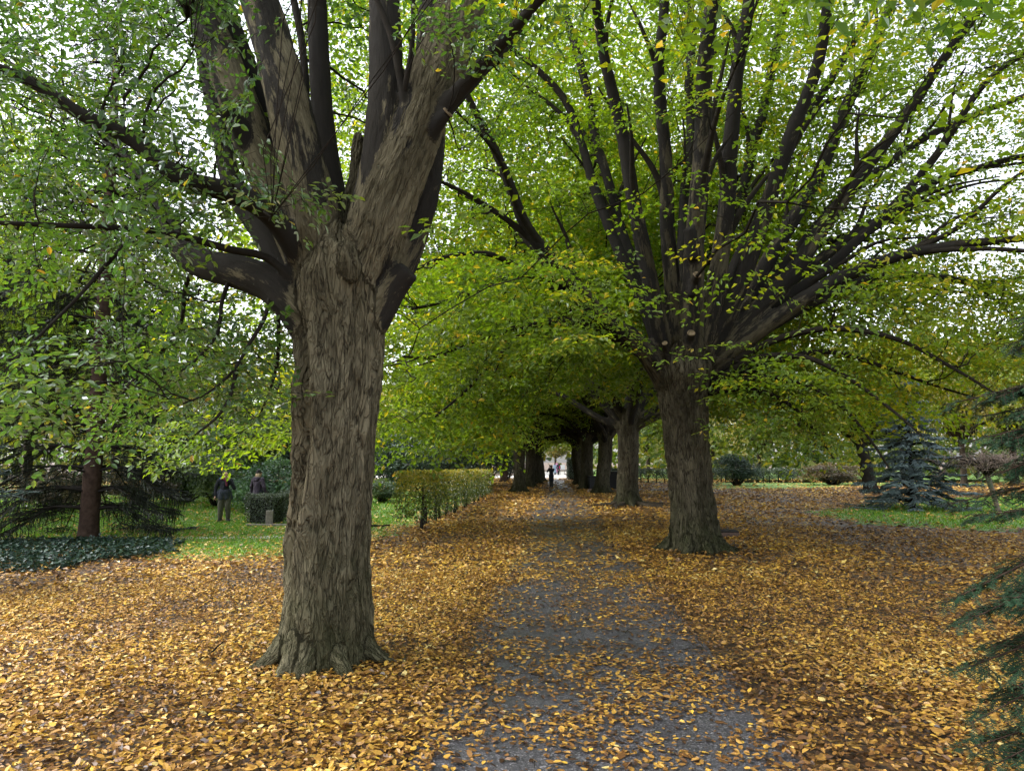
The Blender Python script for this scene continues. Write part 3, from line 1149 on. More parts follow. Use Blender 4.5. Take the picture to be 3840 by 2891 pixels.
tag(leaf_object('grass', gparts, M['grass']), 'short green grass of the lawns left and right', 'grass', None, 'stuff')
print('ground', time.time() - T0)

# ------------------------------------------------------------------ the near hornbeam on the left
Y1 = 7.72


def D1(x, y, dy=0.0):
    return (x, y, Y1 + dy)


b1 = G(702, 1425)
b1[1] = Y1
trunk_pts = [(700, 1440), (702, 1330), (706, 1200), (714, 1080), (724, 960), (734, 840), (740, 720), (738, 620), (740, 540)]
tw_ = [205, 186, 170, 166, 168, 176, 180, 190, 150]
TP = np.array([W(x, y, Y1) for x, y in trunk_pts])
TR = np.array([w * mpp(x, y, Y1) / 2 for (x, y), w in zip(trunk_pts, tw_)])
TP[0][2] = -0.12
Q = catmull(np.hstack([TP, TR[:, None]]), .06)
trunk1 = (Q[:, :3], Q[:, 3])
L1 = []


def limb1(pts, w0, w1, extend=0, bend=(0, 0, .1), rend=.03):
    L1.append(limb_curve([D1(*p) for p in pts], w0, w1, extend, rend, .09, bend))


limb1([(770, 640, -.02), (800, 540, -.1), (838, 430, -.14), (884, 310, -.1), (930, 190, 0), (966, 90, .1), (1000, -20, .2)], 130, 108, 6, (.15, 0, 0))
limb1([(795, 690, .1), (862, 560, .3), (905, 430, .42), (922, 320, .5), (930, 200, .6), (935, 80, .8), (940, -20, 1.0)], 90, 62, 5)
limb1([(755, 620, -.08), (790, 500, -.16), (818, 380, -.18), (830, 270, -.16), (834, 150, -.1), (830, -20, 0)], 92, 66, 6)
limb1([(745, 600, .3), (735, 480, .5), (712, 370, .6), (698, 260, .7), (690, 140, .8), (684, -20, .9)], 60, 42, 5)
limb1([(705, 600, -.08), (684, 480, -.14), (654, 370, -.16), (630, 260, -.14), (598, 130, -.06), (552, -20, .05)], 110, 78, 6, (-.2, 0, 0))
limb1([(690, 610, .02), (640, 500, .02), (590, 400, .06), (545, 300, .1), (503, 190, .2), (456, 70, .35), (418, -20, .5)], 104, 66, 6, (-.3, 0, 0))
limb1([(660, 520, .3), (612, 400, .45), (578, 280, .5), (535, 160, .6), (500, 70, .7), (470, -20, .8)], 70, 46, 5, (-.2, .2, 0))
limb1([(690, 720, .0), (640, 665, -.02), (590, 618, .05), (520, 590, .2), (440, 570, .5), (390, 530, .8), (345, 455, 1.2), (300, 380, 1.6), (230, 300, 2.2)], 88, 22, 3, (-.3, 0, .1))
limb1([(680, 670, .25), (620, 590, .5), (566, 500, .8), (525, 440, 1.0), (494, 370, 1.2), (478, 280, 1.5), (450, 160, 1.8), (420, -20, 2.1)], 60, 34, 4)
limb1([(640, 610, -.1), (575, 556, -.25), (500, 540, -.45), (430, 520, -.6), (340, 500, -.9), (200, 490, -1.3), (0, 482, -1.7), (-150, 470, -2.0)], 20, 8, 1.5)
limb1([(650, 560, -.1), (600, 480, -.4), (540, 432, -.7), (470, 408, -.9), (390, 385, -1.0), (290, 305, -1.1), (180, 250, -1.2), (50, 170, -1.3), (-150, 90, -1.4)], 54, 12, 2)
limb1([(905, 330, -.1), (950, 245, -.2), (1000, 188, -.3), (1060, 120, -.5), (1130, 40, -.8), (1185, -20, -1.0)], 44, 22, 4, (.2, -.1, 0))
limb1([(900, 340, .1), (960, 250, .2), (1030, 170, .4), (1110, 80, .7), (1170, -10, 1.0)], 30, 14, 3)
limb1([(885, 300, -.25), (868, 190, -.35), (845, 80, -.4), (805, -20, -.4)], 22, 13, 2)
limb1([(872, 200, -.35), (890, 100, -.45), (892, -20, -.5)], 14, 9, 2)
limb1([(655, 300, .9), (660, 190, 1.1), (650, 80, 1.3), (630, -20, 1.5)], 20, 16, 3)
limb1([(510, 150, .4), (440, 60, .4), (380, -10, .5), (300, -90, .6)], 26, 20, 4, (-.3, 0, 0))
# hanging branches below the low limb
for pts in ([(588, 625, -.05), (570, 690, -.3), (540, 740, -.45), (505, 800, -.6), (450, 848, -.8), (395, 872, -1.0)],
            [(500, 595, .2), (480, 650, 0), (470, 720, -.2), (420, 780, -.4), (360, 820, -.6)],
            [(600, 640, .1), (602, 720, .3), (598, 790, .4), (580, 850, .5), (560, 900, .6)],
            [(510, 800, -.6), (500, 850, -.7), (470, 900, -.8), (420, 940, -.9)],
            [(430, 565, .5), (400, 620, .6), (390, 700, .7), (340, 770, .9), (280, 830, 1.1), (230, 900, 1.3)],
            [(300, 500, -1.0), (240, 560, -1.2), (170, 640, -1.4), (90, 720, -1.6), (20, 790, -1.8)]):
    limb1(pts, 11, 4, 0)
rr1 = np.random.default_rng(11)
roots1 = roots_of(np.array([b1[0], Y1, 0]), 10, .40, .34, rr1, .55, .35)
# stubs left by old pruning
stub = limb_curve([D1(800, 690, -.05), D1(845, 625, -.1), D1(884, 584, -.16)], 84, 50, 0, 0, .05)
stub2 = limb_curve([D1(905, 320, -.15), D1(938, 275, -.25), D1(966, 245, -.32)], 50, 26, 0, 0, .04)
stub3 = limb_curve([D1(545, 330, 0), D1(515, 270, -.15), D1(484, 232, -.28)], 52, 30, 0, 0, .04)
snag = limb_curve([D1(752, 560, .15), D1(764, 430, .2), D1(772, 318, .22), D1(778, 292, .24)], 62, 20, 0, 0, .05)
stub4 = limb_curve([D1(752, 640, -.22), D1(752, 580, -.34), D1(750, 534, -.34)], 80, 50, 0, 0, .05)
L1w = L1 + [stub, stub2, stub3]
roots1 = roots1 + [snag, stub4]
t1, sk1, thin1, r1 = hornbeam('hornbeam_tree', (b1[0], Y1, 0), trunk1, L1w, roots1, .027, 3, .050, 21, M['bark_old'],
                              None, 'massive pale-barked hornbeam in front, its trunk splitting into thick upright limbs', 'hornbeams of the avenue', .045, 7.9, (math.radians(-132), .7, 3.75, .17))
B1 = np.array([b1[0], Y1, 0.0])


def disc(P, R, seed):
    """sawn end of a stub: uneven ring with a checked face"""
    T, N, B = frames(P)
    r = np.random.default_rng(seed)
    th = np.linspace(0, 2 * math.pi, 18, endpoint=False)
    V, F = [], []
    for k, (q, off) in enumerate(((1.04, .0), (1.0, .022), (.82, .018), (.4, .008), (.05, .012))):
        rr = R[-1] * q * (1 + r.normal(0, .03, 18))
        V.append(P[-1] + T[-1] * off + rr[:, None] * (np.cos(th)[:, None] * N[-1] + np.sin(th)[:, None] * B[-1]))
    for k in range(4):
        i = np.arange(18)
        j = (i + 1) % 18
        F.append(np.stack([k * 18 + i, k * 18 + j, (k + 1) * 18 + j, (k + 1) * 18 + i], 1))
    return np.vstack(V), [np.vstack(F)]


for k, s in enumerate((stub2, stub3)):
    v, f = disc(s[0], s[1], k)
    MB().add(v - B1, f).build('cut_end', M['wood_cut'], part_of(t1, 'trunk'), True)

# crown of the near tree: sprays hang where its boughs carry them
reg = [(-220, 540, -200, 420, 5.6, 11.5, 350), (-60, 430, 400, 600, 5.4, 10, 56), (200, 440, 690, 985, 6.6, 10.5, 44), (430, 630, 680, 860, 6.6, 10.5, 40), (-80, 170, 740, 930, 5.0, 7.0, 18),
       (440, 770, 352, 450, 5.7, 6.7, 7), (600, 1120, -200, 330, 8.6, 13, 90), (900, 1180, -60, 120, 6.0, 8.5, 14), (380, 640, 440, 660, 8, 12, 26), (230, 440, 600, 760, 6.5, 9.5, 16)]
tg = []
for x0, x1, y0, y1, d0, d1, n in reg:
    for _ in range(n):
        tg.append(W(rr1.uniform(x0, x1), rr1.uniform(y0, y1), rr1.uniform(d0, d1)))
tg = np.array(tg)
org1 = np.array([B1[0], Y1, 3.6])
# boughs first, then twigs
pick = tg[::7] * .8 + org1 * .2
C_, R_ = attach(sk1, pick, org1, r1, 9, .55, .008, .008, .03)
thin1.add(*tubes_many(C_, R_, 5))
for c, q in zip(C_, R_):
    sk1.add(c, q)
C2, R2 = attach(sk1, tg, org1, r1, 7, .6, .005, .0025, .05)
thin1.add(*tubes_many(C2, R2, 4))
lp, tw, ax = sprays(C2, r1, 5, 5, .78, .52, .082, .046, .16, .42, .015, .22, .12, True, oval=True)
thin1.add(*tubes_many(tw, np.broadcast_to(np.array([.0028, .001]), tw.shape[:2]), 3))
# the rest of the crown, overhead and out of the picture
ov = []
while len(ov) < 420:
    d = nrm(r1.normal(0, 1, 3))
    p = org1 + np.array([0, 0, 1.5]) + d * np.array([6.5, 6.5, 7.5]) * r1.uniform(.5, 1) ** .4
    if p[2] > 5.2 and not in_view(p[None], .25, .05)[0] and np.linalg.norm(p - [0, 0, 2.1]) > 3.5:
        ov.append(p)
ov = np.array(ov)
C3, R3_ = attach(sk1, ov, org1, r1, 6, .6, .006, .003, .05)
thin1.add(*tubes_many(C3, R3_, 3))
lp3, _, _ = sprays(C3, r1, 4, 4, 1.5, .6, .16, .095, .16, .42, .035)
thin1.V = [v - B1 for v in thin1.V]
tb_ = thin1.build('branches', M['twig'], t1, True)
tb_['kind'] = 'stuff'
for q in (lp, lp3):
    q[0][:] -= B1
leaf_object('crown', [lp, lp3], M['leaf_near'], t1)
print('tree 1', time.time() - T0)

# ------------------------------------------------------------------ the hornbeam on the right of the path
Y2 = 16.9
b2 = G(1502, 1190)
b2[1] = Y2
tp = [(1506, 1205), (1502, 1150), (1496, 1080), (1490, 1000), (1484, 920), (1478, 850), (1474, 800), (1474, 760)]
tw_ = [120, 104, 92, 90, 94, 106, 128, 90]
TP = np.array([W(x, y, Y2) for x, y in tp])
TR = np.array([w * mpp(x, y, Y2) / 2 for (x, y), w in zip(tp, tw_)])
TP[0][2] = -.15
Q = catmull(np.hstack([TP, TR[:, None]]), .09)
trunk2 = (Q[:, :3], Q[:, 3])
L2 = []


def limb2(pts, w0, w1, dy, extend=0, bend=(0, 0, .1)):
    """dy: how far the limb leans towards (-) or away from (+) the camera at its last point"""
    n = len(pts)
    L2.append(limb_curve([(x, y, Y2 + (-.25 if dy < 0 else .2) * min(1, i) + dy * (i / (n - 1)) ** 1.2) for i, (x, y) in enumerate(pts)], w0, w1, extend, .03, .16, bend))


limb2([(1488, 860), (1494, 760), (1496, 650), (1502, 540), (1512, 430), (1522, 300), (1531, 150), (1540, -10)], 50, 32, -2.2, 5)
limb2([(1500, 830), (1526, 700), (1552, 580), (1572, 440), (1582, 300), (1592, 150), (1612, -10)], 46, 26, -.8, 5)
limb2([(1510, 815), (1562, 690), (1610, 580), (1650, 470), (1694, 350), (1742, 190), (1795, -10)], 44, 22, -1.6, 5)
limb2([(1515, 805), (1590, 680), (1660, 560), (1720, 460), (1786, 340), (1852, 190), (1935, -10)], 42, 20, .8, 5)
limb2([(1520, 800), (1620, 680), (1720, 580), (1800, 470), (1880, 350), (1970, 230), (2085, 60), (2125, -10)], 44, 17, -1.8, 4)
limb2([(1525, 800), (1640, 710), (1740, 645), (1850, 592), (1990, 545), (2100, 522), (2230, 508)], 44, 15, -2.6, 3, (.1, 0, -.1))
limb2([(1525, 795), (1640, 670), (1750, 570), (1880, 490), (2010, 400), (2120, 365), (2230, 338)], 34, 12, 1.6, 3)
limb2([(1528, 800), (1660, 705), (1790, 630), (1900, 590), (2010, 590), (2110, 608), (2230, 655)], 34, 8, 1.2, 2, (.1, 0, -.4))
limb2([(1518, 795), (1610, 660), (1700, 560), (1830, 425), (2000, 300), (2110, 250), (2230, 205)], 32, 12, 2.4, 4)
limb2([(1505, 800), (1560, 640), (1620, 500), (1680, 380), (1740, 260), (1830, 110), (1900, -10)], 30, 16, 2.6, 5)
limb2([(1500, 800), (1530, 640), (1570, 520), (1620, 360), (1660, 200), (1700, -10)], 30, 18, 3.2, 5)
limb2([(1515, 800), (1600, 700), (1700, 640), (1790, 580), (1900, 470), (2030, 330), (2160, 150), (2230, 80)], 30, 11, -.4, 3)
limb2([(1448, 840), (1400, 765), (1350, 720), (1297, 690), (1252, 635), (1206, 570), (1168, 522), (1136, 468), (1100, 380), (1040, 270), (990, 170)], 50, 12, -2.4, 3)
limb2([(1452, 830), (1420, 700), (1395, 560), (1370, 430), (1340, 250), (1300, 100), (1272, -10)], 42, 20, -2.0, 5)
limb2([(1465, 820), (1455, 660), (1446, 500), (1438, 350), (1430, 180), (1422, -10)], 40, 22, -1.4, 5)
limb2([(1450, 830), (1400, 680), (1340, 540), (1285, 400), (1245, 240), (1160, 150), (1090, 105), (1020, 60)], 34, 10, 1.0, 3)
limb2([(1455, 830), (1400, 640), (1340, 480), (1300, 330), (1260, 160), (1215, -10)], 30, 16, 2.4, 5)
limb2([(1470, 810), (1470, 640), (1480, 480), (1490, 300), (1490, 140), (1478, -10)], 28, 18, 2.8, 5)
limb2([(1350, 715), (1270, 640), (1190, 590), (1120, 575), (1050, 548), (960, 556), (900, 582)], 24, 6, -2.6, 0)
limb2([(1340, 712), (1250, 650), (1170, 600), (1090, 600), (1040, 625), (970, 650), (890, 668)], 20, 6, -3.4, 0)
limb2([(1380, 750), (1280, 700), (1180, 700), (1090, 715), (1000, 745), (930, 772), (870, 770)], 22, 5, -3.8, 0)
limb2([(1400, 770), (1300, 720), (1210, 690), (1130, 720), (1060, 790), (1000, 850), (940, 900)], 18, 4, -3.0, 0)
limb2([(1420, 790), (1320, 700), (1220, 620), (1100, 480), (1000, 420), (930, 380)], 22, 6, 2.6, 1)
limb2([(1530, 835), (1630, 775), (1740, 772), (1830, 815), (1920, 880), (1990, 940)], 18, 4, -2.2, 0)
limb2([(1532, 850), (1640, 815), (1740, 830), (1820, 880), (1880, 950), (1920, 1010)], 15, 4, -1.2, 0)
limb2([(1530, 845), (1650, 790), (1780, 760), (1900, 790), (2010, 830), (2110, 860)], 18, 4, .8, 0)
limb2([(1528, 850), (1620, 840), (1700, 870), (1760, 930), (1800, 990)], 13, 4, 1.6, 0)
limb2([(1530, 815), (1660, 740), (1790, 710), (1930, 730), (2050, 790), (2150, 850)], 20, 5, -3.0, 0)
def near_clear(C):
    return not (C[:, 1].min() < 9)


stubs2 = [limb_curve([(1500, 560, Y2 - 1.3), (1492, 520, Y2 - 1.42), (1487, 492, Y2 - 1.5)], 30, 24, 0, 0, .08),
          limb_curve([(1496, 640, Y2 - 1.0), (1500, 612, Y2 - 1.15), (1506, 594, Y2 - 1.35)], 26, 17, 0, 0, .06),
          limb_curve([(1490, 765, Y2 - .5), (1490, 738, Y2 - .66), (1493, 720, Y2 - .86)], 26, 17, 0, 0, .06),
          limb_curve([(1446, 790, Y2 - .4), (1440, 760, Y2 - .5), (1436, 742, Y2 - .66)], 20, 12, 0, 0, .06)]
rr2 = np.random.default_rng(12)
for P, R in list(L2[:18]):
    n_ = len(P)
    P[:] = P + (np.column_stack([noise3(P * .55 + k * 31.7, 95) - .5 for k in range(3)])) * np.linspace(0, .55, n_)[:, None]
    for q in np.sort(rr2.uniform(.2, .72, 4)):
        i = int(q * n_)
        d = nrm(P[min(i + 3, n_ - 1)] - P[i - 2])
        o_ = nrm(np.cross(d, rr2.normal(0, 1, 3)))
        ln = rr2.uniform(2.2, 4.6)
        a_ = rr2.uniform(.28, .55)
        dd = nrm(d + o_ * a_)
        C = catmull(np.array([P[i], P[i] + nrm(d + o_ * a_ * .6) * ln * .3, P[i] + dd * ln * .65 + [0, 0, .1], P[i] + dd * ln + np.array([0, 0, -.05 * ln]) + rr2.normal(0, .15, 3)]), .2)
        if near_clear(C):
            L2.append((C, np.linspace(R[i] * .55, .018, len(C))))
roots2 = roots_of(np.array([b2[0], Y2, 0]), 8, .5, .55, rr2, .6, .1)
t2, sk2, thin2, r2 = hornbeam('hornbeam_tree', (b2[0], Y2, 0), trunk2, L2 + stubs2, roots2, .06, 3, .075, 33, M['bark'], None,
                              'hornbeam with a wide fan of many dark limbs, right of the path', 'hornbeams of the avenue', .10, 13.5)
B2 = np.array([b2[0], Y2, 0.0])
for k, s in enumerate(stubs2[1:]):
    v, f = disc(s[0], s[1], k + 9)
    MB().add(v - B2, f).build('cut_end', M['wood_cut'], part_of(t2, 'trunk'), True)
org2 = np.array([B2[0], Y2, 4.2])


def layered(p, r, gap=.75):
    """hornbeam boughs carry their leaves in storeys"""
    p = p.copy()
    w = noise3(np.column_stack([p[:, :2] * .35, p[:, 2] * 0]), 91) * gap
    p[:, 2] = (np.floor((p[:, 2] + w) / gap) + .5) * gap - w + r.normal(0, .10, len(p))
    return p


def envelope(n, org, rad, zlo, r, zs=1.0, inner=.35, test=None, lowpow=.5):
    out = []
    while len(out) < n:
        d = nrm(r.normal(0, 1, (n * 3, 3)))
        q = r.uniform(inner ** 3, 1, (n * 3, 1)) ** (1 / 3)
        wob = .78 + .44 * noise3(d * 2.2 + 5, 17)[:, None]
        p = org + d * q * rad * wob * np.array([1, 1, zs])
        rim = np.hypot(p[:, 0] - org[0], p[:, 1] - org[1]) / rad
        lim = zlo + (1 - np.clip(rim, 0, 1)) * 1.6
        p = p[(p[:, 2] > lim)]
        if test is not None:
            p = p[test(p)]
        out.extend(p)
    return layered(np.array(out[:n]), r)


def near_ok(p):
    return (np.linalg.norm(p - np.array([0, 0, 2.1]), axis=1) > 6.0) & ~((p[:, 1] < 9.5) & (p[:, 2] < 4.5)) & ~((p[:, 2] < 3.7) & (p[:, 0] > .25 * p[:, 1])) & ~((p[:, 2] < 2.1 + .107 * p[:, 1]) & (p[:, 0] > .012 * p[:, 1]) & (p[:, 0] < .215 * p[:, 1]))


def behind_limbs(p):
    """most of the leaves hang on the far and outer side of the fan; the limbs stand clear in front"""
    q = np.hypot((p[:, 0] - org2[0]) / 7.5, (p[:, 2] - 6.5) / 6.0)
    return (p[:, 1] > Y2 + .6) | (q > 1.0) | (rr2.random(len(p)) < .09)


tg = envelope(4000, org2, 10.8, 2.2, rr2, 1.35, .30, lambda p: in_view(p) & near_ok(p) & behind_limbs(p))
low = []
for x0, x1, y0, y1, d0, d1, n in ((1550, 1860, 760, 950, 14, 20, 120), (880, 1130, 560, 820, 12, 20, 190), (1130, 1350, 540, 760, 12, 20, 90), (1860, 2260, 560, 780, 13, 19, 110)):
    for _ in range(n):
        low.append(W(rr2.uniform(x0, x1), rr2.uniform(y0, y1), rr2.uniform(d0, d1)))
tg = np.vstack([tg, np.array(low)])
pick = tg[::26] * .82 + org2 * .18
C_, R_ = attach(sk2, pick, org2, r2, 10, .5, .008, .010, .02)
thin2.add(*tubes_many(C_, R_, 4))
for c, q in zip(C_, R_):
    sk2.add(c, q)
pick = tg[3::6] * .92 + org2 * .08
C_, R_ = attach(sk2, pick, org2, r2, 7, .6, .006, .006, .03)
thin2.add(*tubes_many(C_, R_, 3))
for c, q in zip(C_, R_):
    sk2.add(c, q, 2)
C2, R2 = attach(sk2, tg, org2, r2, 4, .6, .004, .003, .04)
thin2.add(*tubes_many(C2, R2, 3))
front = C2[:, -1, 1] < Y2 + 2.5
lit_tone = .50 + .2 * np.clip((C2[:, -1, 0] - 6) / 4, 0, 1) * np.clip((7.5 - C2[:, -1, 2]) / 3, 0, 1)      # brightness of the lit outer low boughs put into their leaf tone
lp, _, _ = sprays(C2[front], r2, 6, 4, 1.25, .50, .130, .075, .14, lit_tone[front], .012, .17, .10)
lpb, _, _ = sprays(C2[~front], r2, 5, 5, 1.85, .52, .195, .112, .14, lit_tone[~front] + .04, .012, .17, .10)
ov = envelope(620, org2, 11.0, 3.0, rr2, 1.05, .4, lambda p: ~in_view(p) & near_ok(p))
C3, R3_ = attach(sk2, ov, org2, r2, 5, .6, .006, .003, .05)
thin2.add(*tubes_many(C3, R3_, 3))
lp3, _, _ = sprays(C3, r2, 4, 4, 1.7, .6, .2, .12, .14, .46, .05)
thin2.V = [v - B2 for v in thin2.V]
o_ = thin2.build('branches', M['twig'], t2, True)
o_['kind'] = 'stuff'
for q in (lp, lpb, lp3):
    q[0][:] -= B2
leaf_object('crown', [lp, lpb, lp3], M['leaf'], t2)
print('tree 2', time.time() - T0)

# ------------------------------------------------------------------ the farther hornbeams of both rows
def far_hornbeam(seed, label, low):
    r = np.random.default_rng(seed)
    tx = r.normal(0, .12, 2)
    P = catmull(np.array([[0, 0, -.15], [tx[0] * .3, 0, .8], [tx[0], tx[1], 2.4], [tx[0] * 1.3, tx[1], 4.1]]), .15)
    R = np.interp(P[:, 2], [-.15, .4, 1.2, 3.0, 4.1], [.62, .50, .44, .45, .50])
    trunk = (P, R)
    top = P[-1]
    limbs = []
    n = 17
    for i in range(n):
        az = i * 2.39996 + r.uniform(-.3, .3)
        el = math.radians(r.choice([80, 68, 56, 44, 30, 74, 62]) + r.uniform(-6, 6))
        Ln = r.uniform(8.5, 11.5) * (0.85 if el < .6 else 1.25)
        h = np.array([math.cos(az), math.sin(az), 0])
        d = h * math.cos(el) + np.array([0, 0, math.sin(el)])
        p0 = top + h * .2 + np.array([0, 0, r.uniform(-.8, -.1)])
        pts = [p0, p0 + (d + h * .25) * Ln * .16 + r.normal(0, .12, 3)]
        for q in (.4, .7, 1.0):
            pts.append(p0 + d * Ln * q + h * Ln * .10 * q + np.array([0, 0, -1.5 * q * q * math.cos(el)]) + r.normal(0, .25, 3))
        C = catmull(np.array(pts), .25)
        t = np.linspace(0, 1, len(C))
        limbs.append((C, np.interp(t, [0, .15, 1], [.21, .16, .025])))
    t, sk, thin, r = hornbeam('hornbeam_tree', (0, 0, 0), trunk, limbs, roots_of(np.zeros(3), 7, .5, .55, r, .6), .075, 3, .06, seed, M['bark'], None, label, 'hornbeams of the avenue', .085)
    org = np.array([0, 0, 4.4])
    tg = envelope(2300, org, 9.3, 2.6, r, 1.6, .35, lambda p: p[:, 2] > np.where((low < 4) & (p[:, 0] < 1.0), np.maximum(low, 7.4 - np.hypot(p[:, 0], p[:, 1]) * .62), 5.6))
    pick = tg[::8] * .85 + org * .15
    C_, R_ = attach(sk, pick, org, r, 8, .5, .008, .012, .02)
    thin.add(*tubes_many(C_, R_, 3))
    for c, q in zip(C_, R_):
        sk.add(c, q, 2)
    C2, R2 = attach(sk, tg, org, r, 4, .6, .005, .005, .04)
    thin.add(*tubes_many(C2, R2, 3))
    lp, _, _ = sprays(C2, r, 5, 4, 1.65, .52, .195, .112, .14, .50, .012, .15, .10)
    o = thin.build('branches', M['twig'], t, True)
    o['kind'] = 'stuff'
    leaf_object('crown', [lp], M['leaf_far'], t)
    return t


FAR = [((1357, 1092), 'hornbeam with spreading bare surface roots, second on the right of the path', 0, 0.4),
       ((1300, 1066), 'hornbeam on the right of the path with dark bin and stone at its foot', 0, 2.1),
       ((1268, 1057), 'hornbeam behind the dark bin, fourth on the right of the path', 0, 3.3),
       ((1252, 1047), 'farthest dark hornbeam on the right of the path, beside the clipped yew block', 0, 4.6),
       ((1121, 1063), 'foremost hornbeam of the distant row left of the path, standing past the hedge', 1, .2),
       ((1143, 1052), 'hornbeam of the distant row left of the path, second from the hedge', 1, -.4),
       ((1157, 1045.5), 'hornbeam of the distant row left of the path, third from the hedge', 1, 0.3),
       ((1167, 1040.5), 'last small-looking hornbeam at the far end of the row left of the path', 1, .6)]
protos = {}
for k, (p, lab, var, rz) in enumerate(FAR):
    g = G(*p)
    if var not in protos:
        o = protos[var] = far_hornbeam(101 + var, lab, (5.4, 3.5)[var])
    else:
        o = copy_tree(protos[var])
        o['label'] = lab
    o.location = (g[0], g[1], 0)
    o.rotation_euler = (0, 0, rz)
    s = [1.05, .98, 1.0, .95, .86, .9, .92, .9][k]
    o.scale = (s, s, s)
print('far hornbeams', time.time() - T0)

# ------------------------------------------------------------------ trees and shrubs round about
M['trunk_far'] = plain_mat('distant_trunk', (0.045, 0.036, 0.027), .85, .4, 3, spec=.06)
M['trunk_black'] = plain_mat('dark_wet_trunk', (0.020, 0.018, 0.016), .85, .4, 4, spec=.05)
M['brown_leaf'] = leaf_mat('russet_leaf', [(0, (0.05, 0.035, 0.02)), (.5, (0.11, 0.075, 0.035)), (1, (0.20, 0.14, 0.06))], .3)
M['red_leaf'] = leaf_mat('rusty_leaf', [(0, (0.09, 0.04, 0.02)), (.5, (0.16, 0.085, 0.04)), (1, (0.22, 0.15, 0.07))], .3)
M['rhodo'] = leaf_mat('rhododendron_leaf', [(0, (0.025, 0.065, 0.022)), (.5, (0.055, 0.13, 0.045)), (1, (0.11, 0.20, 0.08))], .2, .3, .14)


def bush_crown(n, r, shape, leaf, clumps=26, flat=1.0, gap=.35, aspect=.6):
    """leaf cloud made of clumps over an ellipsoid; local coordinates, base at z = 0"""
    rx, ry, z0, z1 = shape
    zc, rz = (z0 + z1) / 2, (z1 - z0) / 2
    d = nrm(r.normal(0, 1, (clumps, 3)))
    cc = d * r.uniform(.45, .95, (clumps, 1)) * np.array([rx, ry, rz]) * .78 + np.array([0, 0, zc])
    cr = r.uniform(.24, .42, clumps) * min(rx, rz) * 1.25
    k = r.integers(0, clumps, n)
    q = nrm(r.normal(0, 1, (n, 3)))
    q[:, 2] = np.where(r.random(n) < .7, np.abs(q[:, 2]), q[:, 2])
    p = cc[k] + q * cr[k][:, None] * r.uniform(.55, 1.08, (n, 1)) * np.array([1.15, 1.15, .85 * flat])
    p[:, 2] = np.maximum(p[:, 2], z0 * .9 + .05 * r.random(n))
    g = fbm(p * (3.0 / max(cr.mean(), .2)) * .35, 5, 2)
    keep = g > gap
    p, q, k = p[keep], q[keep], k[keep]
    n = len(p)
    nn = nrm(q + r.normal(0, .6, (n, 3)) + np.array([0, 0, .5]))
    D = nrm(np.cross(nn, r.normal(0, 1, (n, 3))) - np.array([0, 0, .25]))
    sz = r.uniform(.6, 1.25, n) * leaf
    v, f, per = leaf_faces(p, D, nn, sz, sz * aspect, .15, .12)
    tn = np.clip(r.uniform(.15, .8, clumps)[k] + r.normal(0, .16, n), 0, 1)
    return (v, f, per, tn), cc


def bush_tree(name, seed, shape, leaf, n, mat, trunk_r, label, cat='tree', group=None, trunk_mat=None, clumps=26, gap=.35, lean=0.0, aspect=.6):
    r = np.random.default_rng(seed)
    t = empty(name, (0, 0, 0), 0, label, cat, group)
    lp, cc = bush_crown(n, r, shape, leaf, clumps, 1.0, gap, aspect)
    leaf_object('crown' if cat == 'tree' else 'foliage', [lp], mat, t)
    mb = MB()
    zt = shape[2] + (shape[3] - shape[2]) * .45
    if trunk_r:
        P = catmull(np.array([[0, 0, -.1], [lean * .4, 0, zt * .4], [lean, .1, zt]]), .3)
        mb.add(*tube(P, np.interp(P[:, 2], [0, .5, zt], [trunk_r * 1.35, trunk_r, trunk_r * .55]), 9))
        st = P[len(P) // 2]
        C = np.array([[st, (st * .5 + c * .5) + [0, 0, .3], c] for c in cc])
        mb.add(*tubes_many(C, np.broadcast_to(np.array([trunk_r * .4, trunk_r * .25, .02]), (len(cc), 3)), 4))
        mb.build('trunk', trunk_mat or M['trunk_far'], t, True)
    else:
        C = np.array([[[c[0] * .15, c[1] * .15, 0.0], c * np.array([.5, .5, .45]), c] for c in cc])
        mb.add(*tubes_many(C, np.broadcast_to(np.array([.05, .03, .012]), (len(cc), 3)), 4))
        o = mb.build('stems', trunk_mat or M['trunk_far'], t, True)
        o['kind'] = 'stuff'
    return t


def place(o, dx, Y, s=(1, 1, 1), rz=0.0, label=None, mat=None):
    d = ray(dx, 1000)
    o.location = (d[0] / d[1] * Y, Y, 0)
    o.scale = s
    o.rotation_euler = (0, 0, rz)
    if label:
        o['label'] = label
    if mat is not None:
        for c in o.children:
            if c.name.split('.')[0] in ('crown', 'foliage'):
                c.material_slots[0].link = 'OBJECT'
                c.material_slots[0].material = mat
    return o


M['hazel'] = leaf_mat('soft_green_leaf', [(0, (0.06, 0.10, 0.012)), (.5, (0.115, 0.16, 0.016)), (1, (0.20, 0.225, 0.022))], .5, .45, .06)
BG = 'trees in the background'
va = bush_tree('broadleaf_tree', 201, (5.5, 5.5, 2.2, 13), .30, 11000, M['hazel'], .28, 'x', 'tree', BG, None, 34, .36)
vb = bush_tree('broadleaf_tree', 202, (6.5, 6.0, 1.2, 10), .30, 11000, M['yellow'], .25, 'x', 'tree', BG, None, 30, .36)
use = {'a': [va], 'b': [vb]}


def bgtree(kind, dx, Y, s, rz, mat, label):
    pool = use[kind]
    o = pool[0] if len(pool) == 1 and 'placed' not in use.setdefault(kind + 'p', []) else copy_tree(pool[0])
    use[kind + 'p'].append('placed')
    return place(o, dx, Y, s, rz, label, mat)


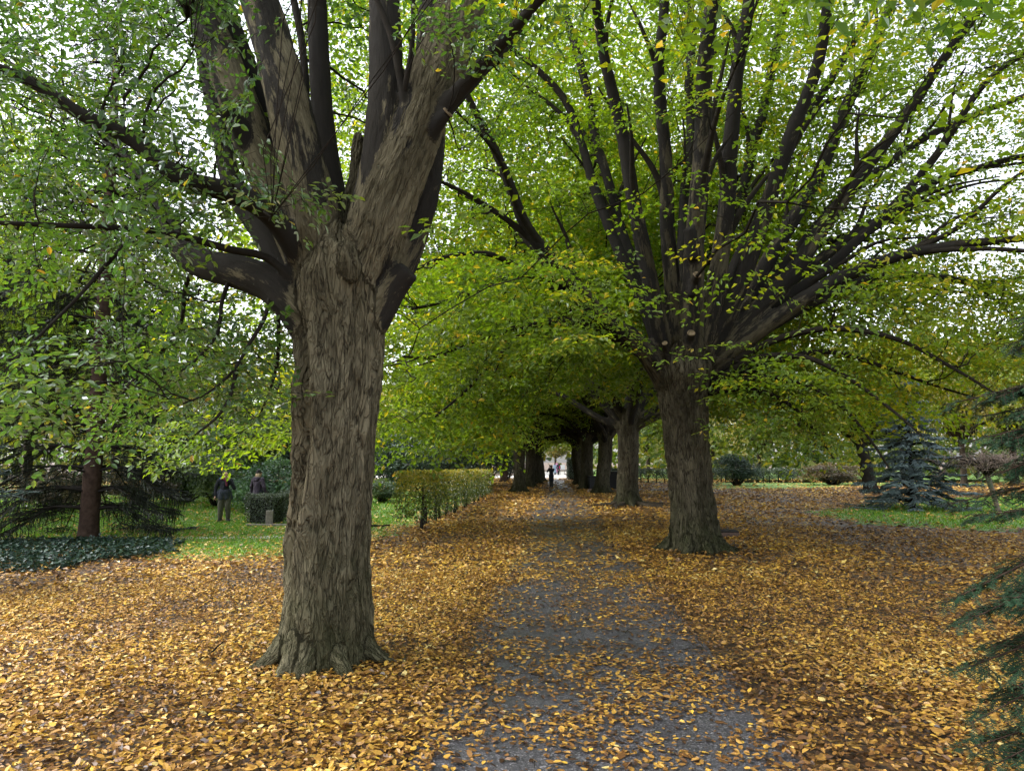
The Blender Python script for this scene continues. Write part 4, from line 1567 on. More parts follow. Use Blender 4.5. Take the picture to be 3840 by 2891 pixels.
for kind, dx, Y, s, rz, mat, lab in (
        ('a', 60, 40, (1, 1, 1.15), 0.3, M['hazel'], 'tall green tree behind the drooping spruce, at the picture edge'),
        ('b', 250, 44, (1, 1, 1.3), 1.1, M['yellow'], 'golden yellow tree glowing behind the drooping spruce trunk'),
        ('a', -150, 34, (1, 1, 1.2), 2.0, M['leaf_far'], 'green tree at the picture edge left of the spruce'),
        ('b', 430, 52, (.9, .9, .82), 2.7, M['pale'], 'pale green tree behind the two visitors on the lawn'),
        ('b', 570, 60, (.9, .9, .72), .7, M['hazel'], 'soft yellow-green tree behind the rhododendron, beyond the lawn'),
        ('a', 330, 66, (1.1, 1.1, 1.0), 3.9, M['hazel'], 'green tree farther back between spruce and visitors'),
        ('a', 690, 70, (1.1, 1.1, .75), 5.0, M['hazel'], 'rounded green tree behind the big front trunk'),
        ('b', 840, 62, (1, 1, .92), 4.2, M['yellow'], 'yellow tree above the dark evergreen mass behind the cut hedge'),
        ('a', 980, 80, (1.2, 1.2, 1.0), .9, M['hazel'], 'green tree above the far end of the cut hedge'),
        ('a', 1090, 105, (1.2, 1.2, 1.0), 2.2, M['leaf_far'], 'green tree behind the brown upright tombstone'),
        ('b', 1150, 150, (1.2, 1.2, .9), 3.0, M['hazel'], 'bright tree left of the gap at the end of the avenue'),
        ('b', 1200, 165, (1.2, 1.2, .95), 5.3, M['yellow'], 'yellowish tree closing the view at the end of the avenue'),
        ('a', 1262, 140, (1.2, 1.2, .9), 1.7, M['leaf_far'], 'green tree right of the gap at the end of the avenue'),
        ('b', 1400, 92, (1.1, 1.1, 1.1), .2, M['hazel'], 'yellow-green tree behind the long hedge, left of the fan-limbed hornbeam'),
        ('a', 1540, 96, (1.2, 1.2, 1.0), 3.5, M['pale'], 'pale green tree behind the long hedge, close to the fan-limbed trunk'),
        ('b', 1640, 84, (1.1, 1.1, 1.2), 4.4, M['yellow'], 'yellow tree behind the long hedge right of the fan-limbed trunk'),
        ('a', 1760, 90, (1.1, 1.1, 1.05), .5, M['hazel'], 'yellow-green tree behind the brown mound shrub'),
        ('b', 1950, 70, (1.1, 1.1, 1.25), 1.4, M['hazel'], 'yellow-green tree rising behind the blue spruce'),
        ('b', 2080, 58, (1.0, 1.0, 1.3), 2.9, M['yellow'], 'golden tree behind the bare umbrella tree'),
        ('a', 2190, 62, (1.1, 1.1, 1.1), 3.3, M['leaf_far'], 'green tree at the picture edge behind the dark yew branches'),
        ('a', 2330, 48, (1.1, 1.1, 1.1), 5.6, M['hazel'], 'tree beyond the right picture edge')):
    bgtree(kind, dx, Y, s, rz, mat, lab)

# the leaning dark tree on the right, low boughs over the leaf carpet
M['lime'] = leaf_mat('lime_green_leaf', [(0, (0.09, 0.135, 0.010)), (.5, (0.17, 0.22, 0.012)), (1, (0.28, 0.29, 0.02))], .6, .45, .05)
t = bush_tree('broadleaf_tree', 205, (6.2, 5.0, 2.4, 10.5), .24, 16000, M['lime'], .42, 'tree with short dark leaning trunk and low yellow-green boughs, beside the blue spruce', 'tree', BG, M['trunk_black'], 40, .33, -1.0)
place(t, 1880, 46, (1, 1, 1), 0)

# shrubs
SH = 'shrubs round the lawns'
sh = bush_tree('broadleaf_shrub', 211, (2.0, 1.6, .05, 2.6), .17, 5200, M['rhodo'], 0, 'x', 'shrub', SH, None, 22, .30, 0, .42)
first = True
for dx, Y, s, rz, mat, lab in (
        (610, 29.5, (1.15, 1, .92), .2, M['rhodo'], 'big-leaved rhododendron shrub behind the visitor in the black beanie'),
        (470, 33, (1.2, 1, .9), 1.5, M['pale'], 'pale leafy shrub behind the visitor in olive trousers'),
        (545, 31, (1, 1, .62), 2.4, M['rhodo'], 'low dark-green shrub between the two visitors'),
        (400, 36, (1.5, 1.2, 1.2), 3.2, M['pale'], 'greyish-green shrub at the edge of the drooping spruce'),
        (520, 42, (2.0, 1.5, 2.3), 4.2, M['pale'], 'tall silvery green shrub behind the lawn visitors'),
        (690, 33, (1.1, 1, 1.0), 5.1, M['rhodo'], 'rhododendron shrub half hidden by the big front trunk'),
        (828, 36, (.8, .8, .5), .9, M['pale'], 'low light-green shrub left of the cut hedge'),
        (300, 34, (1.6, 1.2, .8), 2.0, M['brown_leaf'], 'brownish shrub seen under the drooping spruce'),
        (120, 30, (1.8, 1.2, .7), 2.6, M['brown_leaf'], 'low brown shrub at the picture edge behind the spruce trunk'),
        (1800, 62, (2.6, 1.5, .80), .4, M['brown_leaf'], 'broad low purplish-brown mound of a shrub in front of the far hedge'),
        (1480, 82, (1.5, 1.2, 1.1), 1.8, M['red_leaf'], 'rusty pink shrub behind the long hedge'),
        (1535, 84, (1.5, 1.2, .9), 3.8, M['hazel'], 'bright green shrub behind the long hedge beside the fan-limbed trunk')):
    o = sh if first else copy_tree(sh)
    first = False
    place(o, dx, Y, s, rz, lab, mat)

ev = bush_tree('evergreen_shrub', 213, (3.2, 2.4, .05, 4.0), .16, 9000, M['dark'], 0, 'x', 'shrub', 'dark evergreens', None, 34, .24, 0, .6)
first = True
for dx, Y, s, rz, lab in (
        (850, 42, (1.0, 1, 1.0), .3, 'dark ivy-green evergreen mass behind the near end of the cut hedge'),
        (960, 47, (1.15, 1, 1.06), 1.9, 'dark evergreen mass behind the middle of the cut hedge'),
        (1040, 58, (1.1, 1, 1.0), 3.6, 'dark evergreen in shadow left of the brown tombstone'),
        (1095, 76, (.9, .8, 1.1), 4.6, 'dark evergreen standing behind the brown tombstone'),
        (1590, 60, (.95, .8, .72), 5.4, 'grey-green evergreen bush in front of the far hedge right of the trunk')):
    o = ev if first else copy_tree(ev)
    first = False
    place(o, dx, Y, s, rz, lab)
# columnar cypress behind the trunk
cyp = bush_tree('columnar_cypress', 217, (1.3, 1.3, .1, 6.8), .16, 6000, M['dark'], .12, 'dark narrow cypress column close to the left side of the front trunk', 'tree', None, None, 40, .2)
place(cyp, 628, 44)
print('background', time.time() - T0)

# ------------------------------------------------------------------ clipped hedges
def hedge(name, A, B, width, h0, h1, n, leaf, mat, label, bottom=0.0, gap=.0, stems=0, cat='hedge', group=None, seed=1, aspect=.6, topbright=None, depth=.22):
    """hedge from ground point A to B (centre line); leaves fill a shell under its clipped faces"""
    r = np.random.default_rng(seed)
    A, B = np.asarray(A, float), np.asarray(B, float)
    L = np.linalg.norm(B - A)
    ax = (B - A) / L
    sd_ = np.array([-ax[1], ax[0]])
    t = empty(name, (A[0], A[1], 0), math.atan2(ax[1], ax[0]), label, cat, group)
    hm = (h0 + h1) / 2
    areas = np.array([L * width * 1.1, L * (hm - bottom), L * (hm - bottom), width * (h0 - bottom), width * (h1 - bottom)])
    k = r.choice(5, n, p=areas / areas.sum())
    u, v = r.random(n) * L, r.uniform(-.5, .5, n) * width
    z = bottom + r.random(n) ** .85 * (h0 + (h1 - h0) * u / L - bottom)
    dd = r.random(n) ** 1.8 * depth
    nrmv = np.zeros((n, 3))
    top = k == 0
    z[top] = (h0 + (h1 - h0) * u[top] / L) - dd[top]
    nrmv[top] = (0, 0, 1)
    for kk, sg in ((1, 1), (2, -1)):
        m = k == kk
        v[m] = sg * (width / 2 - dd[m])
        nrmv[m] = (0, sg, 0)
    for kk, sg in ((3, -1), (4, 1)):
        m = k == kk
        u[m] = dd[m] if sg < 0 else L - dd[m]
        nrmv[m] = (sg, 0, 0)
    P = np.column_stack([u, v, z])
    P += nrmv * ((fbm(P * 2.2, seed + 4, 2) - .5) * .16)[:, None]
    if gap:
        g = fbm(P * 2.6, seed + 2, 3) + (z - bottom) / hm * .22
        keep = g > gap
        P, nrmv, top = P[keep], nrmv[keep], top[keep]
    n = len(P)
    nn = nrm(nrmv + r.normal(0, .6, (n, 3)))
    D = nrm(np.cross(nn, r.normal(0, 1, (n, 3))))
    sz = leaf * r.uniform(.6, 1.25, n)
    vv, f, per = leaf_faces(P, D, nn, sz, sz * aspect, .15, .1)
    tn = r.normal(.45, .2, n)
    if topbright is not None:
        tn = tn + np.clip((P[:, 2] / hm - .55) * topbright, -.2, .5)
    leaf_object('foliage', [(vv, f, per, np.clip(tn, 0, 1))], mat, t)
    # woody inside
    mb = MB()
    for i in range(max(stems, 3)):
        x = (i + .5) / max(stems, 3) * L + r.normal(0, .12)
        y = r.normal(0, width * .10)
        hh = hm * .8
        C = catmull(np.array([[x, y, -.05], [x + r.normal(0, .05), y + r.normal(0, .05), hh * .4], [x + r.normal(0, .15), y + r.normal(0, .1), hh]]), .15)
        if stems:
            s_ = MB().add(*tube(C, np.linspace(.065, .02, len(C)), 7))
            s_.build('stem', M['twig'], t, True)
        m = 16 if stems else 5
        st = C[r.integers(2 if stems else 0, len(C), m)]
        en = st + r.normal(0, 1, (m, 3)) * np.array([.35, width * .22, .28]) + np.array([0, 0, .15])
        en[:, 2] = np.clip(en[:, 2], .15, hm * .95)
        en[:, 1] = np.clip(en[:, 1], -width * .46, width * .46)
        mid = (st + en) / 2 + r.normal(0, .06, (m, 3))
        mb.add(*tubes_many(np.stack([st, mid, en], 1), np.broadcast_to(np.array([.018, .012, .005]), (m, 3)), 4))
    o = mb.build('branches', M['twig'], t, True)
    o['kind'] = 'stuff'
    return t


M['hedge_leaf'] = leaf_mat('hornbeam_hedge_leaf', [(0, (0.035, 0.06, 0.012)), (.35, (0.06, 0.09, 0.014)), (.65, (0.13, 0.145, 0.02)), (.85, (0.28, 0.23, 0.03)), (1, (0.34, 0.25, 0.05))], .4, .45, .06)
M['yew_leaf'] = leaf_mat('yew_hedge_leaf', [(0, (0.012, 0.026, 0.010)), (.5, (0.028, 0.050, 0.016)), (1, (0.085, 0.11, 0.04))], .12, .45, .15)
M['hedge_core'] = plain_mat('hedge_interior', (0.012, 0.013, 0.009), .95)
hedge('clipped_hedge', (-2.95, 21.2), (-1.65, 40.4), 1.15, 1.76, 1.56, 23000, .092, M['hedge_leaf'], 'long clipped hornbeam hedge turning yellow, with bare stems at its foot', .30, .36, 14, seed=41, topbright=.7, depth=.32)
h1a, h1b = G(541, 1131), G(612, 1128)
for nm, A, B, wd, h, lab, sd_ in (('clipped_hedge', (h1a[0], 24.2), (h1b[0] + .1, 24.0), 1.0, .98, 'small clipped yew hedge block in front of the visitor in the beanie', 43),
                                 ('clipped_hedge', (W(611, 1100, 26.6)[0], 26.8), (W(650, 1100, 26.6)[0], 26.6), 1.0, .98, 'clipped yew hedge block close to the left edge of the front trunk', 44),
                                 ('clipped_hedge', (W(607, 1080, 30)[0], 29.2), (W(634, 1080, 30)[0], 29.1), .8, 1.12, 'short clipped hedge peeping over the other hedge blocks by the trunk', 45)):
    o = hedge(nm, A, B, wd, h, h, 6500 if sd_ == 43 else 3500, .055, M['yew_leaf'], lab, .03, .0, 0, 'hedge', None, sd_, .5, .5, .16)
    L_ = math.hypot(B[0] - A[0], B[1] - A[1])
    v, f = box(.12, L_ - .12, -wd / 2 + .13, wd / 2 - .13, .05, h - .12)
    MB().add(v, f).build('dark_fill', M['hedge_core'], o)  # plain dark box added inside each block as fill, not modelled twigs
ha, hb = G(1315, 1046), G(1720, 1046)
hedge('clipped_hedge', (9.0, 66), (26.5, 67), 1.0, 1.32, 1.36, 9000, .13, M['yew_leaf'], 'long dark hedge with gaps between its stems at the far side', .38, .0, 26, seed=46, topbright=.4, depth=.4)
o = hedge('clipped_hedge', (8.6, 62.5), (10.6, 62.6), .9, 1.36, 1.36, 2600, .13, M['yew_leaf'], 'short dark hedge piece right of the bins, ahead of the long far hedge', .05, 0, 0, seed=48)
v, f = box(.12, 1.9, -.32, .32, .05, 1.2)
MB().add(v, f).build('dark_fill', M['hedge_core'], o)  # solid dark box added to fill the hedge inside
o = hedge('clipped_hedge', (6.0, 77.5), (8.0, 77.5), 1.8, 2.35, 2.3, 3200, .16, M['yew_leaf'], 'clipped dark yew block standing at the right of the path end', .05, 0, 0, seed=47)
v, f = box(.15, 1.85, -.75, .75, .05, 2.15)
MB().add(v, f).build('dark_fill', M['hedge_core'], o)  # added dark box filling the inside of the yew block
print('hedges', time.time() - T0)

# ------------------------------------------------------------------ conifers
def needle_strip(C, r, nl, per, w, ang=.9, flat=True, jitter=.15):
    """needles along curves C (N,n,3): thin triangles on both sides; returns verts, tris, owner index"""
    N, n, _ = C.shape
    t = np.linspace(.06, 1, per)
    x = t * (n - 1)
    i = np.minimum(x.astype(int), n - 2)
    fr = (x - i)[None, :, None]
    P = C[:, i] * (1 - fr) + C[:, i + 1] * fr
    T = nrm(C[:, i + 1] - C[:, i])
    up = np.array([0, 0, 1.0])
    S = nrm(np.cross(T, up) + 1e-6)
    U = np.cross(S, T)
    sg = np.where(np.arange(per) % 2 == 0, 1.0, -1.0)[None, :, None]
    if flat:
        D = T * math.cos(ang) + S * sg * math.sin(ang) + U * r.normal(.08, jitter, (N, per, 1))
    else:
        a = r.uniform(0, 6.283, (N, per, 1))
        D = T * math.cos(ang) + (S * np.cos(a) + U * np.sin(a)) * math.sin(ang)
    D = nrm(D + r.normal(0, jitter * .4, D.shape))
    L = nl * r.uniform(.7, 1.1, (N, per, 1)) * (1 - .35 * t[None, :, None] ** 4)
    Wv = nrm(np.cross(D, U)) * w
    V = np.stack([P - Wv, P + Wv, P + D * L], 2).reshape(-1, 3)
    F = np.arange(N * per * 3).reshape(-1, 3)
    return V, F, np.repeat(np.arange(N), per)


M['yew_needle'] = leaf_mat('dark_yew_needle', [(0, (0.010, 0.026, 0.014)), (.6, (0.020, 0.048, 0.026)), (1, (0.045, 0.09, 0.045))], .1, .4, .03, (1, 1.1, .7))
M['blue_needle'] = leaf_mat('blue_spruce_needle', [(0, (0.040, 0.062, 0.066)), (.5, (0.135, 0.185, 0.19)), (1, (0.27, 0.34, 0.34))], .1, .45, .02, (1, 1, 1))
M['spruce_needle'] = leaf_mat('drooping_spruce_needle', [(0, (0.009, 0.010, 0.007)), (.5, (0.018, 0.021, 0.013)), (.8, (0.030, 0.040, 0.022)), (1, (0.05, 0.075, 0.045))], .1, .5, .012, (1, 1, .8))
M['spruce_bark'] = plain_mat('reddish_spruce_bark', (0.044, 0.029, 0.022), .85, .45, 7, .6, spec=.06)

# dark yew whose branches reach in from the right edge
yew = empty('yew_tree', (4.75, 4.9, 0), 0, 'dark yew with flat needle sprays reaching in at the right edge', 'tree')
ry = np.random.default_rng(301)
YB = np.array([4.75, 4.9, 0])
P = catmull(np.array([[0, 0, -.1], [.03, .02, 1.5], [-.02, .06, 3.2], [.05, .02, 5.0]]), .2)
MB().add(*tube(P, np.linspace(.13, .04, len(P)), 10)).build('trunk', M['spruce_bark'], yew, True)
tips = [W(2052, 872, 5.0), W(2085, 955, 4.7), W(2120, 1035, 4.9), W(2050, 1088, 5.1), W(2110, 1115, 4.6), W(2190, 905, 4.3),
        W(2045, 1300, 4.6), W(2075, 1345, 4.3), W(2062, 1450, 4.4), W(2100, 1560, 4.2), W(2130, 1400, 4.7), W(2075, 1620, 4.5), W(2150, 1650, 4.1), W(2165, 1300, 4.2),
        W(2190, 690, 4.8), W(2175, 745, 5.2), W(2180, 1000, 5.3), W(2200, 1480, 4.0), W(2150, 860, 4.8), W(2160, 960, 4.6), W(2120, 900, 5.2), W(2130, 1510, 4.5)]
wood_y, twl = MB(), []
for tp_ in tips:
    tp_ = tp_ - YB
    st = np.array([0, 0, max(.12, tp_[2] + ry.uniform(-.05, .25))])
    mid = (st + tp_) / 2 + np.array([0, 0, .16]) + ry.normal(0, .03, 3)
    C = catmull(np.array([st, mid, tp_]), .062)
    wood_y.add(*tube(C, np.linspace(.018, .003, len(C)), 5, False))
    T = nrm(np.gradient(C, axis=0))
    m = len(C)
    for k in range(max(2, int(m * .22)), m):
        for sg in (1, -1):
            S = nrm(np.cross(T[k], [0, 0, 1])) * sg
            ln = .34 * (1 - (k / m) ** 2.2 * .7) * ry.uniform(.6, 1.15)
            e = C[k] + (T[k] * .8 + S) * ln * .72 + np.array([0, 0, -.22 * ln]) + ry.normal(0, .02, 3)
            c2 = (C[k] + e) / 2 + np.array([0, 0, .02])
            twl.append([C[k], c2, e])
            if ln > .17:
                for q, s2 in ((.35, 1), (.5, -1), (.64, 1), (.78, -1), (.9, 1)):
                    b0 = C[k] * (1 - q) + e * q
                    d = nrm(e - C[k])
                    e2 = b0 + (d * .8 + nrm(np.cross(d, [0, 0, 1])) * s2) * ln * .34 - np.array([0, 0, .03])
                    twl.append([b0, (b0 + e2) / 2, e2])
    twl.append([C[-3], C[-2], C[-1] + T[-1] * .06])
twl = np.array(twl)
wood_y.add(*tubes_many(twl, np.broadcast_to(np.array([.003, .0022, .001]), twl.shape[:2]), 3))
wood_y.build('branches', M['spruce_bark'], yew, True)['kind'] = 'stuff'
V, F, ow = needle_strip(twl, ry, .042, 20, .0042, .95, True)
leaf_object('needles', [(V, F, 1, np.clip(ry.random(len(twl))[ow] * .7 + ry.normal(.1, .15, len(F)), 0, 1))], M['yew_needle'], yew)

# blue spruce on the right lawn
def tier_conifer_doc():
    """conifers are built branch by branch: a bough, its side twigs, its hanging twigs and their needles"""


def tier_conifer(name, height, r_low, tiers, z_first, droop, seed, needle_mat, bark, trunk_r, twig, label, hang=0.0, per_branch=10, twig_w=.02, dens0=24, cat='tree', rpow=1.0, body=.02):
    r = np.random.default_rng(seed)
    t = empty(name, (0, 0, 0), 0, label, cat)
    P = catmull(np.array([[0, 0, -.1], [.02, .02, height * .3], [-.02, 0, height * .7], [0, 0, height]]), .3)
    MB().add(*tube(P, np.interp(P[:, 2], [0, .3, height], [trunk_r * 1.25, trunk_r, .02]), 12)).build('trunk', bark, t, True)
    wd, tws, hng = MB(), [], []
    for k in range(tiers):
        z = z_first + (height - z_first) * (k / tiers) ** 1.05
        ln0 = r_low * (1 - (z - z_first) / (height - z_first)) ** rpow + .15
        for j in range(per_branch):
            if hang and abs((j * 2 * math.pi / per_branch + k * 1.3 - 1.5 * math.pi - .35 + math.pi) % (2 * math.pi) - math.pi) < .85:
                continue            # the side towards the avenue is bare
            az = j * 2 * math.pi / per_branch + k * 1.3 + r.uniform(-.25, .25)
            ln = ln0 * r.uniform(.72, 1.12)
            if hang and math.cos(az) > .5 and z < 3:
                ln *= .72                # shorter towards the open lawn
            h = np.array([math.cos(az), math.sin(az), 0])
            pts = np.array([[0, 0, z + r.uniform(-.1, .1)], h * ln * .35 + [0, 0, z + .02 * ln], h * ln * .7 + [0, 0, z - droop * ln * .5], h * ln + [0, 0, z - droop * ln * .85 + .06 * ln]])
            pts[:, 2] = np.maximum(pts[:, 2], .06)
            C = catmull(pts, ln / 10)
            wd.add(*tube(C, np.linspace(min(.03, trunk_r * .3), .005, len(C)), 4, False))
            T = nrm(np.gradient(C, axis=0))
            dens = dens0 if z < 7.5 else max(8, dens0 // 3)
            u = r.uniform(.16, 1, dens) ** .8 * (len(C) - 1.01)
            i = u.astype(int)
            b0 = C[i] + (C[i + 1] - C[i]) * (u - i)[:, None]
            S = nrm(np.cross(T[i], [0, 0, 1])) * np.where(r.random(dens) < .5, 1, -1)[:, None]
            w_ = .30 * ln * (1 - (u / len(C)) ** 2 * .6) * r.uniform(.3, 1.1, dens)
            side = b0 + (T[i] * .8 + S * .9) * w_[:, None] * .8
            if hang:
                st = b0 + (side - b0) * r.random((dens, 1))
                e = st + np.column_stack([r.normal(0, .05, dens), r.normal(0, .05, dens), -hang * r.uniform(.15, 1.2, dens) * (1.15 - u / len(C))])
                e[:, 2] = np.maximum(e[:, 2], .04)
                hng.append(np.stack([st, (st + e) / 2 + r.normal(0, .03, (dens, 3)), e], 1))
            tws.append(np.stack([b0, (b0 + side) / 2 + np.array([0, 0, .03]), side + r.normal(0, .04, (dens, 3))], 1))
    tws = np.concatenate(tws)
    wd.build('branches', M['trunk_black'], t, True)['kind'] = 'stuff'
    bV, bF = tubes_many(tws, np.broadcast_to(np.array([.5, 1.0, .25]) * body, tws.shape[:2]), 3)
    V, F, ow = needle_strip(tws, r, twig, dens_n, twig_w, .75, False)
    tn = np.clip(r.random(len(tws))[ow] * .75 + r.normal(.1, .12, len(F)), 0, 1)
    extra = []
    if hang:
        H = np.concatenate(hng)
        hv, hf_, ho = needle_strip(H, r, .085, 11, .0085, .42, False, .3)
        extra = [(hv, hf_, 1, np.clip(r.random(len(H))[ho] * .8 + r.normal(.1, .15, len(hf_)), 0, 1))]
    leaf_object('needles', extra + [(V, F, 1, tn), (bV, bF, 1, np.repeat(np.clip(r.normal(.4, .2, len(tws)), 0, 1), 6))], needle_mat, t)
    return t


dens_n = 4
t = tier_conifer('blue_spruce', 6.2, 2.45, 16, .35, .22, 311, M['blue_needle'], M['trunk_black'], .11, .11, 'blue-grey spruce with flat tiers standing on the right lawn', 0, 10, .016, 40, rpow=.85, body=.036)
g = G(1972, 1100)
t.location = (g[0], g[1], 0)
dens_n = 3
t = tier_conifer('spruce_tree', 20.0, 3.3, 32, .8, .40, 312, M['spruce_needle'], M['spruce_bark'], .24, .085, 'dark drooping spruce with reddish trunk above the ivy at the left', .95, 13, .012, 56, rpow=.62, body=.012)
g = G(190, 1168)
t.location = (g[0], g[1], 0)
# greyish-blue fir twigs at the left edge
dens_n = 8
M['fir_needle'] = leaf_mat('grey_green_fir_needle', [(0, (0.010, 0.022, 0.018)), (.5, (0.026, 0.050, 0.040)), (1, (0.05, 0.085, 0.065))], .1, .45, .012, (1, 1, 1))
t = tier_conifer('young_fir', 5.4, 1.9, 9, 1.6, .12, 313, M['fir_needle'], M['spruce_bark'], .09, .07, 'grey-green fir with feathery sprays at the left picture edge', 0, 9, .006, 30, rpow=.6, body=.012)
t.location = (W(-230, 900, 11.5)[0], 11.5, 0)
print('conifers', time.time() - T0)

# ivy carpet beneath the spruce
ri = np.random.default_rng(321)
ip = gpoly([(-250, 1195), (-250, 1245), (60, 1236), (230, 1218), (380, 1196), (395, 1176), (250, 1168), (60, 1172)])
P = np.column_stack([ri.uniform(ip[:, 0].min(), ip[:, 0].max(), 26000), ri.uniform(ip[:, 1].min(), ip[:, 1].max(), 26000)])
P = P[poly_sd(P, ip) + (fbm(np.column_stack([P, P[:, :1] * 0]), 9, 2) - .5) * 1.2 > 0][:9000]
n = len(P)
v, f, per = leaf_faces(np.column_stack([P, ri.uniform(.03, .16, n)]), nrm(np.column_stack([ri.normal(0, 1, (n, 2)), ri.normal(0, .2, n)])), nrm(ri.normal(0, .45, (n, 3)) + [0, 0, 1]), .10 * ri.uniform(.6, 1.2, n), .09, .1, .1)
M['ivy'] = leaf_mat('ivy_leaf', [(0, (0.006, 0.016, 0.012)), (.6, (0.014, 0.032, 0.022)), (1, (0.04, 0.07, 0.045))], .08, .35, .05)
tag(leaf_object('ivy', [(v, f, per, ri.random(n))], M['ivy']), 'dark glossy ivy ground cover beneath the drooping spruce', 'ivy', None, 'stuff')

# bare umbrella-shaped weeping tree
wt_ = empty('weeping_tree', tuple(G(2158, 1108)), 0, 'small bare umbrella-shaped tree with leaning pale trunk on the right lawn', 'tree')
rw = np.random.default_rng(331)
M['pale_bark'] = plain_mat('pale_grey_bark', (0.16, 0.125, 0.10), .8, .35, 9, .3)
M['pale_twig'] = plain_mat('pale_bare_twig', (0.20, 0.15, 0.125), .8, .3, 9)
P = catmull(np.array([[0, 0, -.1], [-.12, 0, .55], [-.28, 0, 1.15], [-.36, 0, 1.55]]), .1)
MB().add(*tube(P, np.interp(P[:, 2], [0, .3, 1.5], [.11, .085, .10]), 10)).build('trunk', M['pale_bark'], wt_, True)
mb, md = MB(), MB()
for k in range(26):
    az = rw.uniform(0, 6.283)
    h = np.array([math.cos(az), math.sin(az), 0])
    ln = rw.uniform(.9, 1.9)
    C = catmull(np.array([P[-1] + [0, 0, -.1], P[-1] + h * ln * .3 + [0, 0, .25 + rw.uniform(0, .35)], P[-1] + h * ln * .7 + [0, 0, .45 + rw.uniform(-.1, .3)], P[-1] + h * ln + [0, 0, .15 + rw.uniform(-.3, .3)]]), .1)
    md.add(*tube(C, np.linspace(.04, .012, len(C)), 6, False))
    m = 26
    st = C[rw.integers(3, len(C), m)]
    e = st + h * rw.uniform(-.1, .5, (m, 1)) + rw.normal(0, .32, (m, 3)) * np.array([1, 1, .6]) + np.array([0, 0, .05])
    mid = (st + e) / 2 + rw.normal(0, .1, (m, 3)) + np.array([0, 0, .12])
    mb.add(*tubes_many(np.stack([st, mid, e], 1), np.broadcast_to(np.array([.010, .008, .005]), (m, 3)), 3))
md.build('limbs', M['trunk_black'], wt_, True)['kind'] = 'stuff'
mb.build('twigs', M['pale_twig'], wt_, True)['kind'] = 'stuff'

# ------------------------------------------------------------------ surface roots, stones, bins, sign, sticks
o2 = [o for o in bpy.data.objects if o.get('label', '').startswith('hornbeam with spreading bare')][0]
rq = np.random.default_rng(341)
for k in range(11):
    a = rq.uniform(2.6, 7.2)
    d = np.array([math.cos(a), math.sin(a), 0])
    s0 = rot_z(d, rq.uniform(-.4, .4))
    ln = rq.uniform(.8, 2.0)
    C = catmull(np.array([d * .45 + [0, 0, .12], d * .8 + [0, 0, .05], d * .8 + s0 * ln * .5 + [0, 0, .04], d * .8 + s0 * ln + rot_z(s0, .5) * .2 + [0, 0, -.03]]), .09)
    rt = MB().add(*tube(rot_z(C, -o2.rotation_euler.z), np.interp(np.linspace(0, 1, len(C)), [0, .5, 1], [.13, .085, .03]) * (1 + rq.normal(0, .1, len(C))), 8)).build('root', M['trunk_far'], part_of(o2, 'trunk'), True)


def stone_block(name, w, d, h, mat, label, cat, loc, rz=0, bev=.03, seed=1, rough=.012, slope=0.0):
    """weathered block: subdivided rounded box, slightly uneven"""
    r = np.random.default_rng(seed)
    n = 7
    g_ = np.linspace(-1, 1, n)
    V, F = [], []
    for ax_ in range(3):
        for sg in (-1, 1):
            base = len(V)
            for i in g_:
                for j in g_:
                    p = [0, 0, 0]
                    p[ax_] = sg
                    p[(ax_ + 1) % 3] = i
                    p[(ax_ + 2) % 3] = j
                    V.append(p)
            for i in range(n - 1):
                for j in range(n - 1):
                    q = [base + i * n + j, base + (i + 1) * n + j, base + (i + 1) * n + j + 1, base + i * n + j + 1]
                    F.append(q if sg > 0 else q[::-1])
    V = np.array(V, float)
    hs_ = np.array([w, d, h]) / 2
    S = V * hs_
    inner = np.clip(S, -(hs_ - bev), hs_ - bev)
    S = inner + nrm(S - inner + 1e-9) * bev
    S = S + (fbm(S * 7 + seed * 3.1, seed, 3) - .5)[:, None] * rough * 2 * nrm(V)
    S[:, 2] += h / 2 + slope * S[:, 1] * (S[:, 2] > 0)
    me = mesh_from(name, S, [np.array(F)], False)
    o = link(name, me, None, mat, loc)
    o.rotation_euler = (0, 0, rz)
    if label:
        tag(o, label, cat)
    return o


M['dark_stone'] = plain_mat('dark_granite', (0.030, 0.027, 0.026), .8, .35, 30, .1, .1)
M['brown_stone'] = plain_mat('brown_sandstone', (0.095, 0.062, 0.050), .8, .35, 12, .3)
M['grey_stone'] = plain_mat('grey_gravestone', (0.20, 0.18, 0.16), .7, .3, 15, .3)
M['pink_stone'] = plain_mat('pink_granite', (0.27, 0.19, 0.16), .6, .3, 14, .3)
M['black_plastic'] = plain_mat('black_plastic', (0.012, 0.013, 0.015), .4, .2, 6)
g = G(1580, 1163)
gm = empty('grave_marker', (g[0], g[1] + .3, 0), .12, 'low dark stone grave marker on the leaves right of the fan-limbed trunk', 'gravestone')
o = stone_block('plinth', .52, .36, .15, M['brown_stone'], None, None, (0, 0, 0), 0, .02, 2)
o.parent = gm
o = stone_block('slab', .50, .34, .055, M['dark_stone'], None, None, (0, 0, .148), 0, .012, 3, .004, .08)
o.parent = gm
g = G(1088, 1041)
gs = empty('tombstone', (-.75 + (g[0] + .75), 70, 0), 0, 'tall upright brown tombstone standing before dark evergreens', 'gravestone')
gs.location = (W(1088, 1030, 70)[0], 70, 0)
stone_block('stele', .72, .22, 1.62, M['brown_stone'], None, None, (0, 0, .14), 0, .05, 4, .02).parent = gs
stone_block('base', .92, .42, .16, M['dark_stone'], None, None, (0, 0, 0), 0, .02, 5).parent = gs
p = W(582, 1120, 23.2)
gs = empty('gravestone', (p[0], 23.2, 0), .3, 'small upright pale gravestone in front of the yew hedge block', 'gravestone')
stone_block('stone', .22, .14, .44, M['grey_stone'], None, None, (0, 0, .05), 0, .02, 6).parent = gs
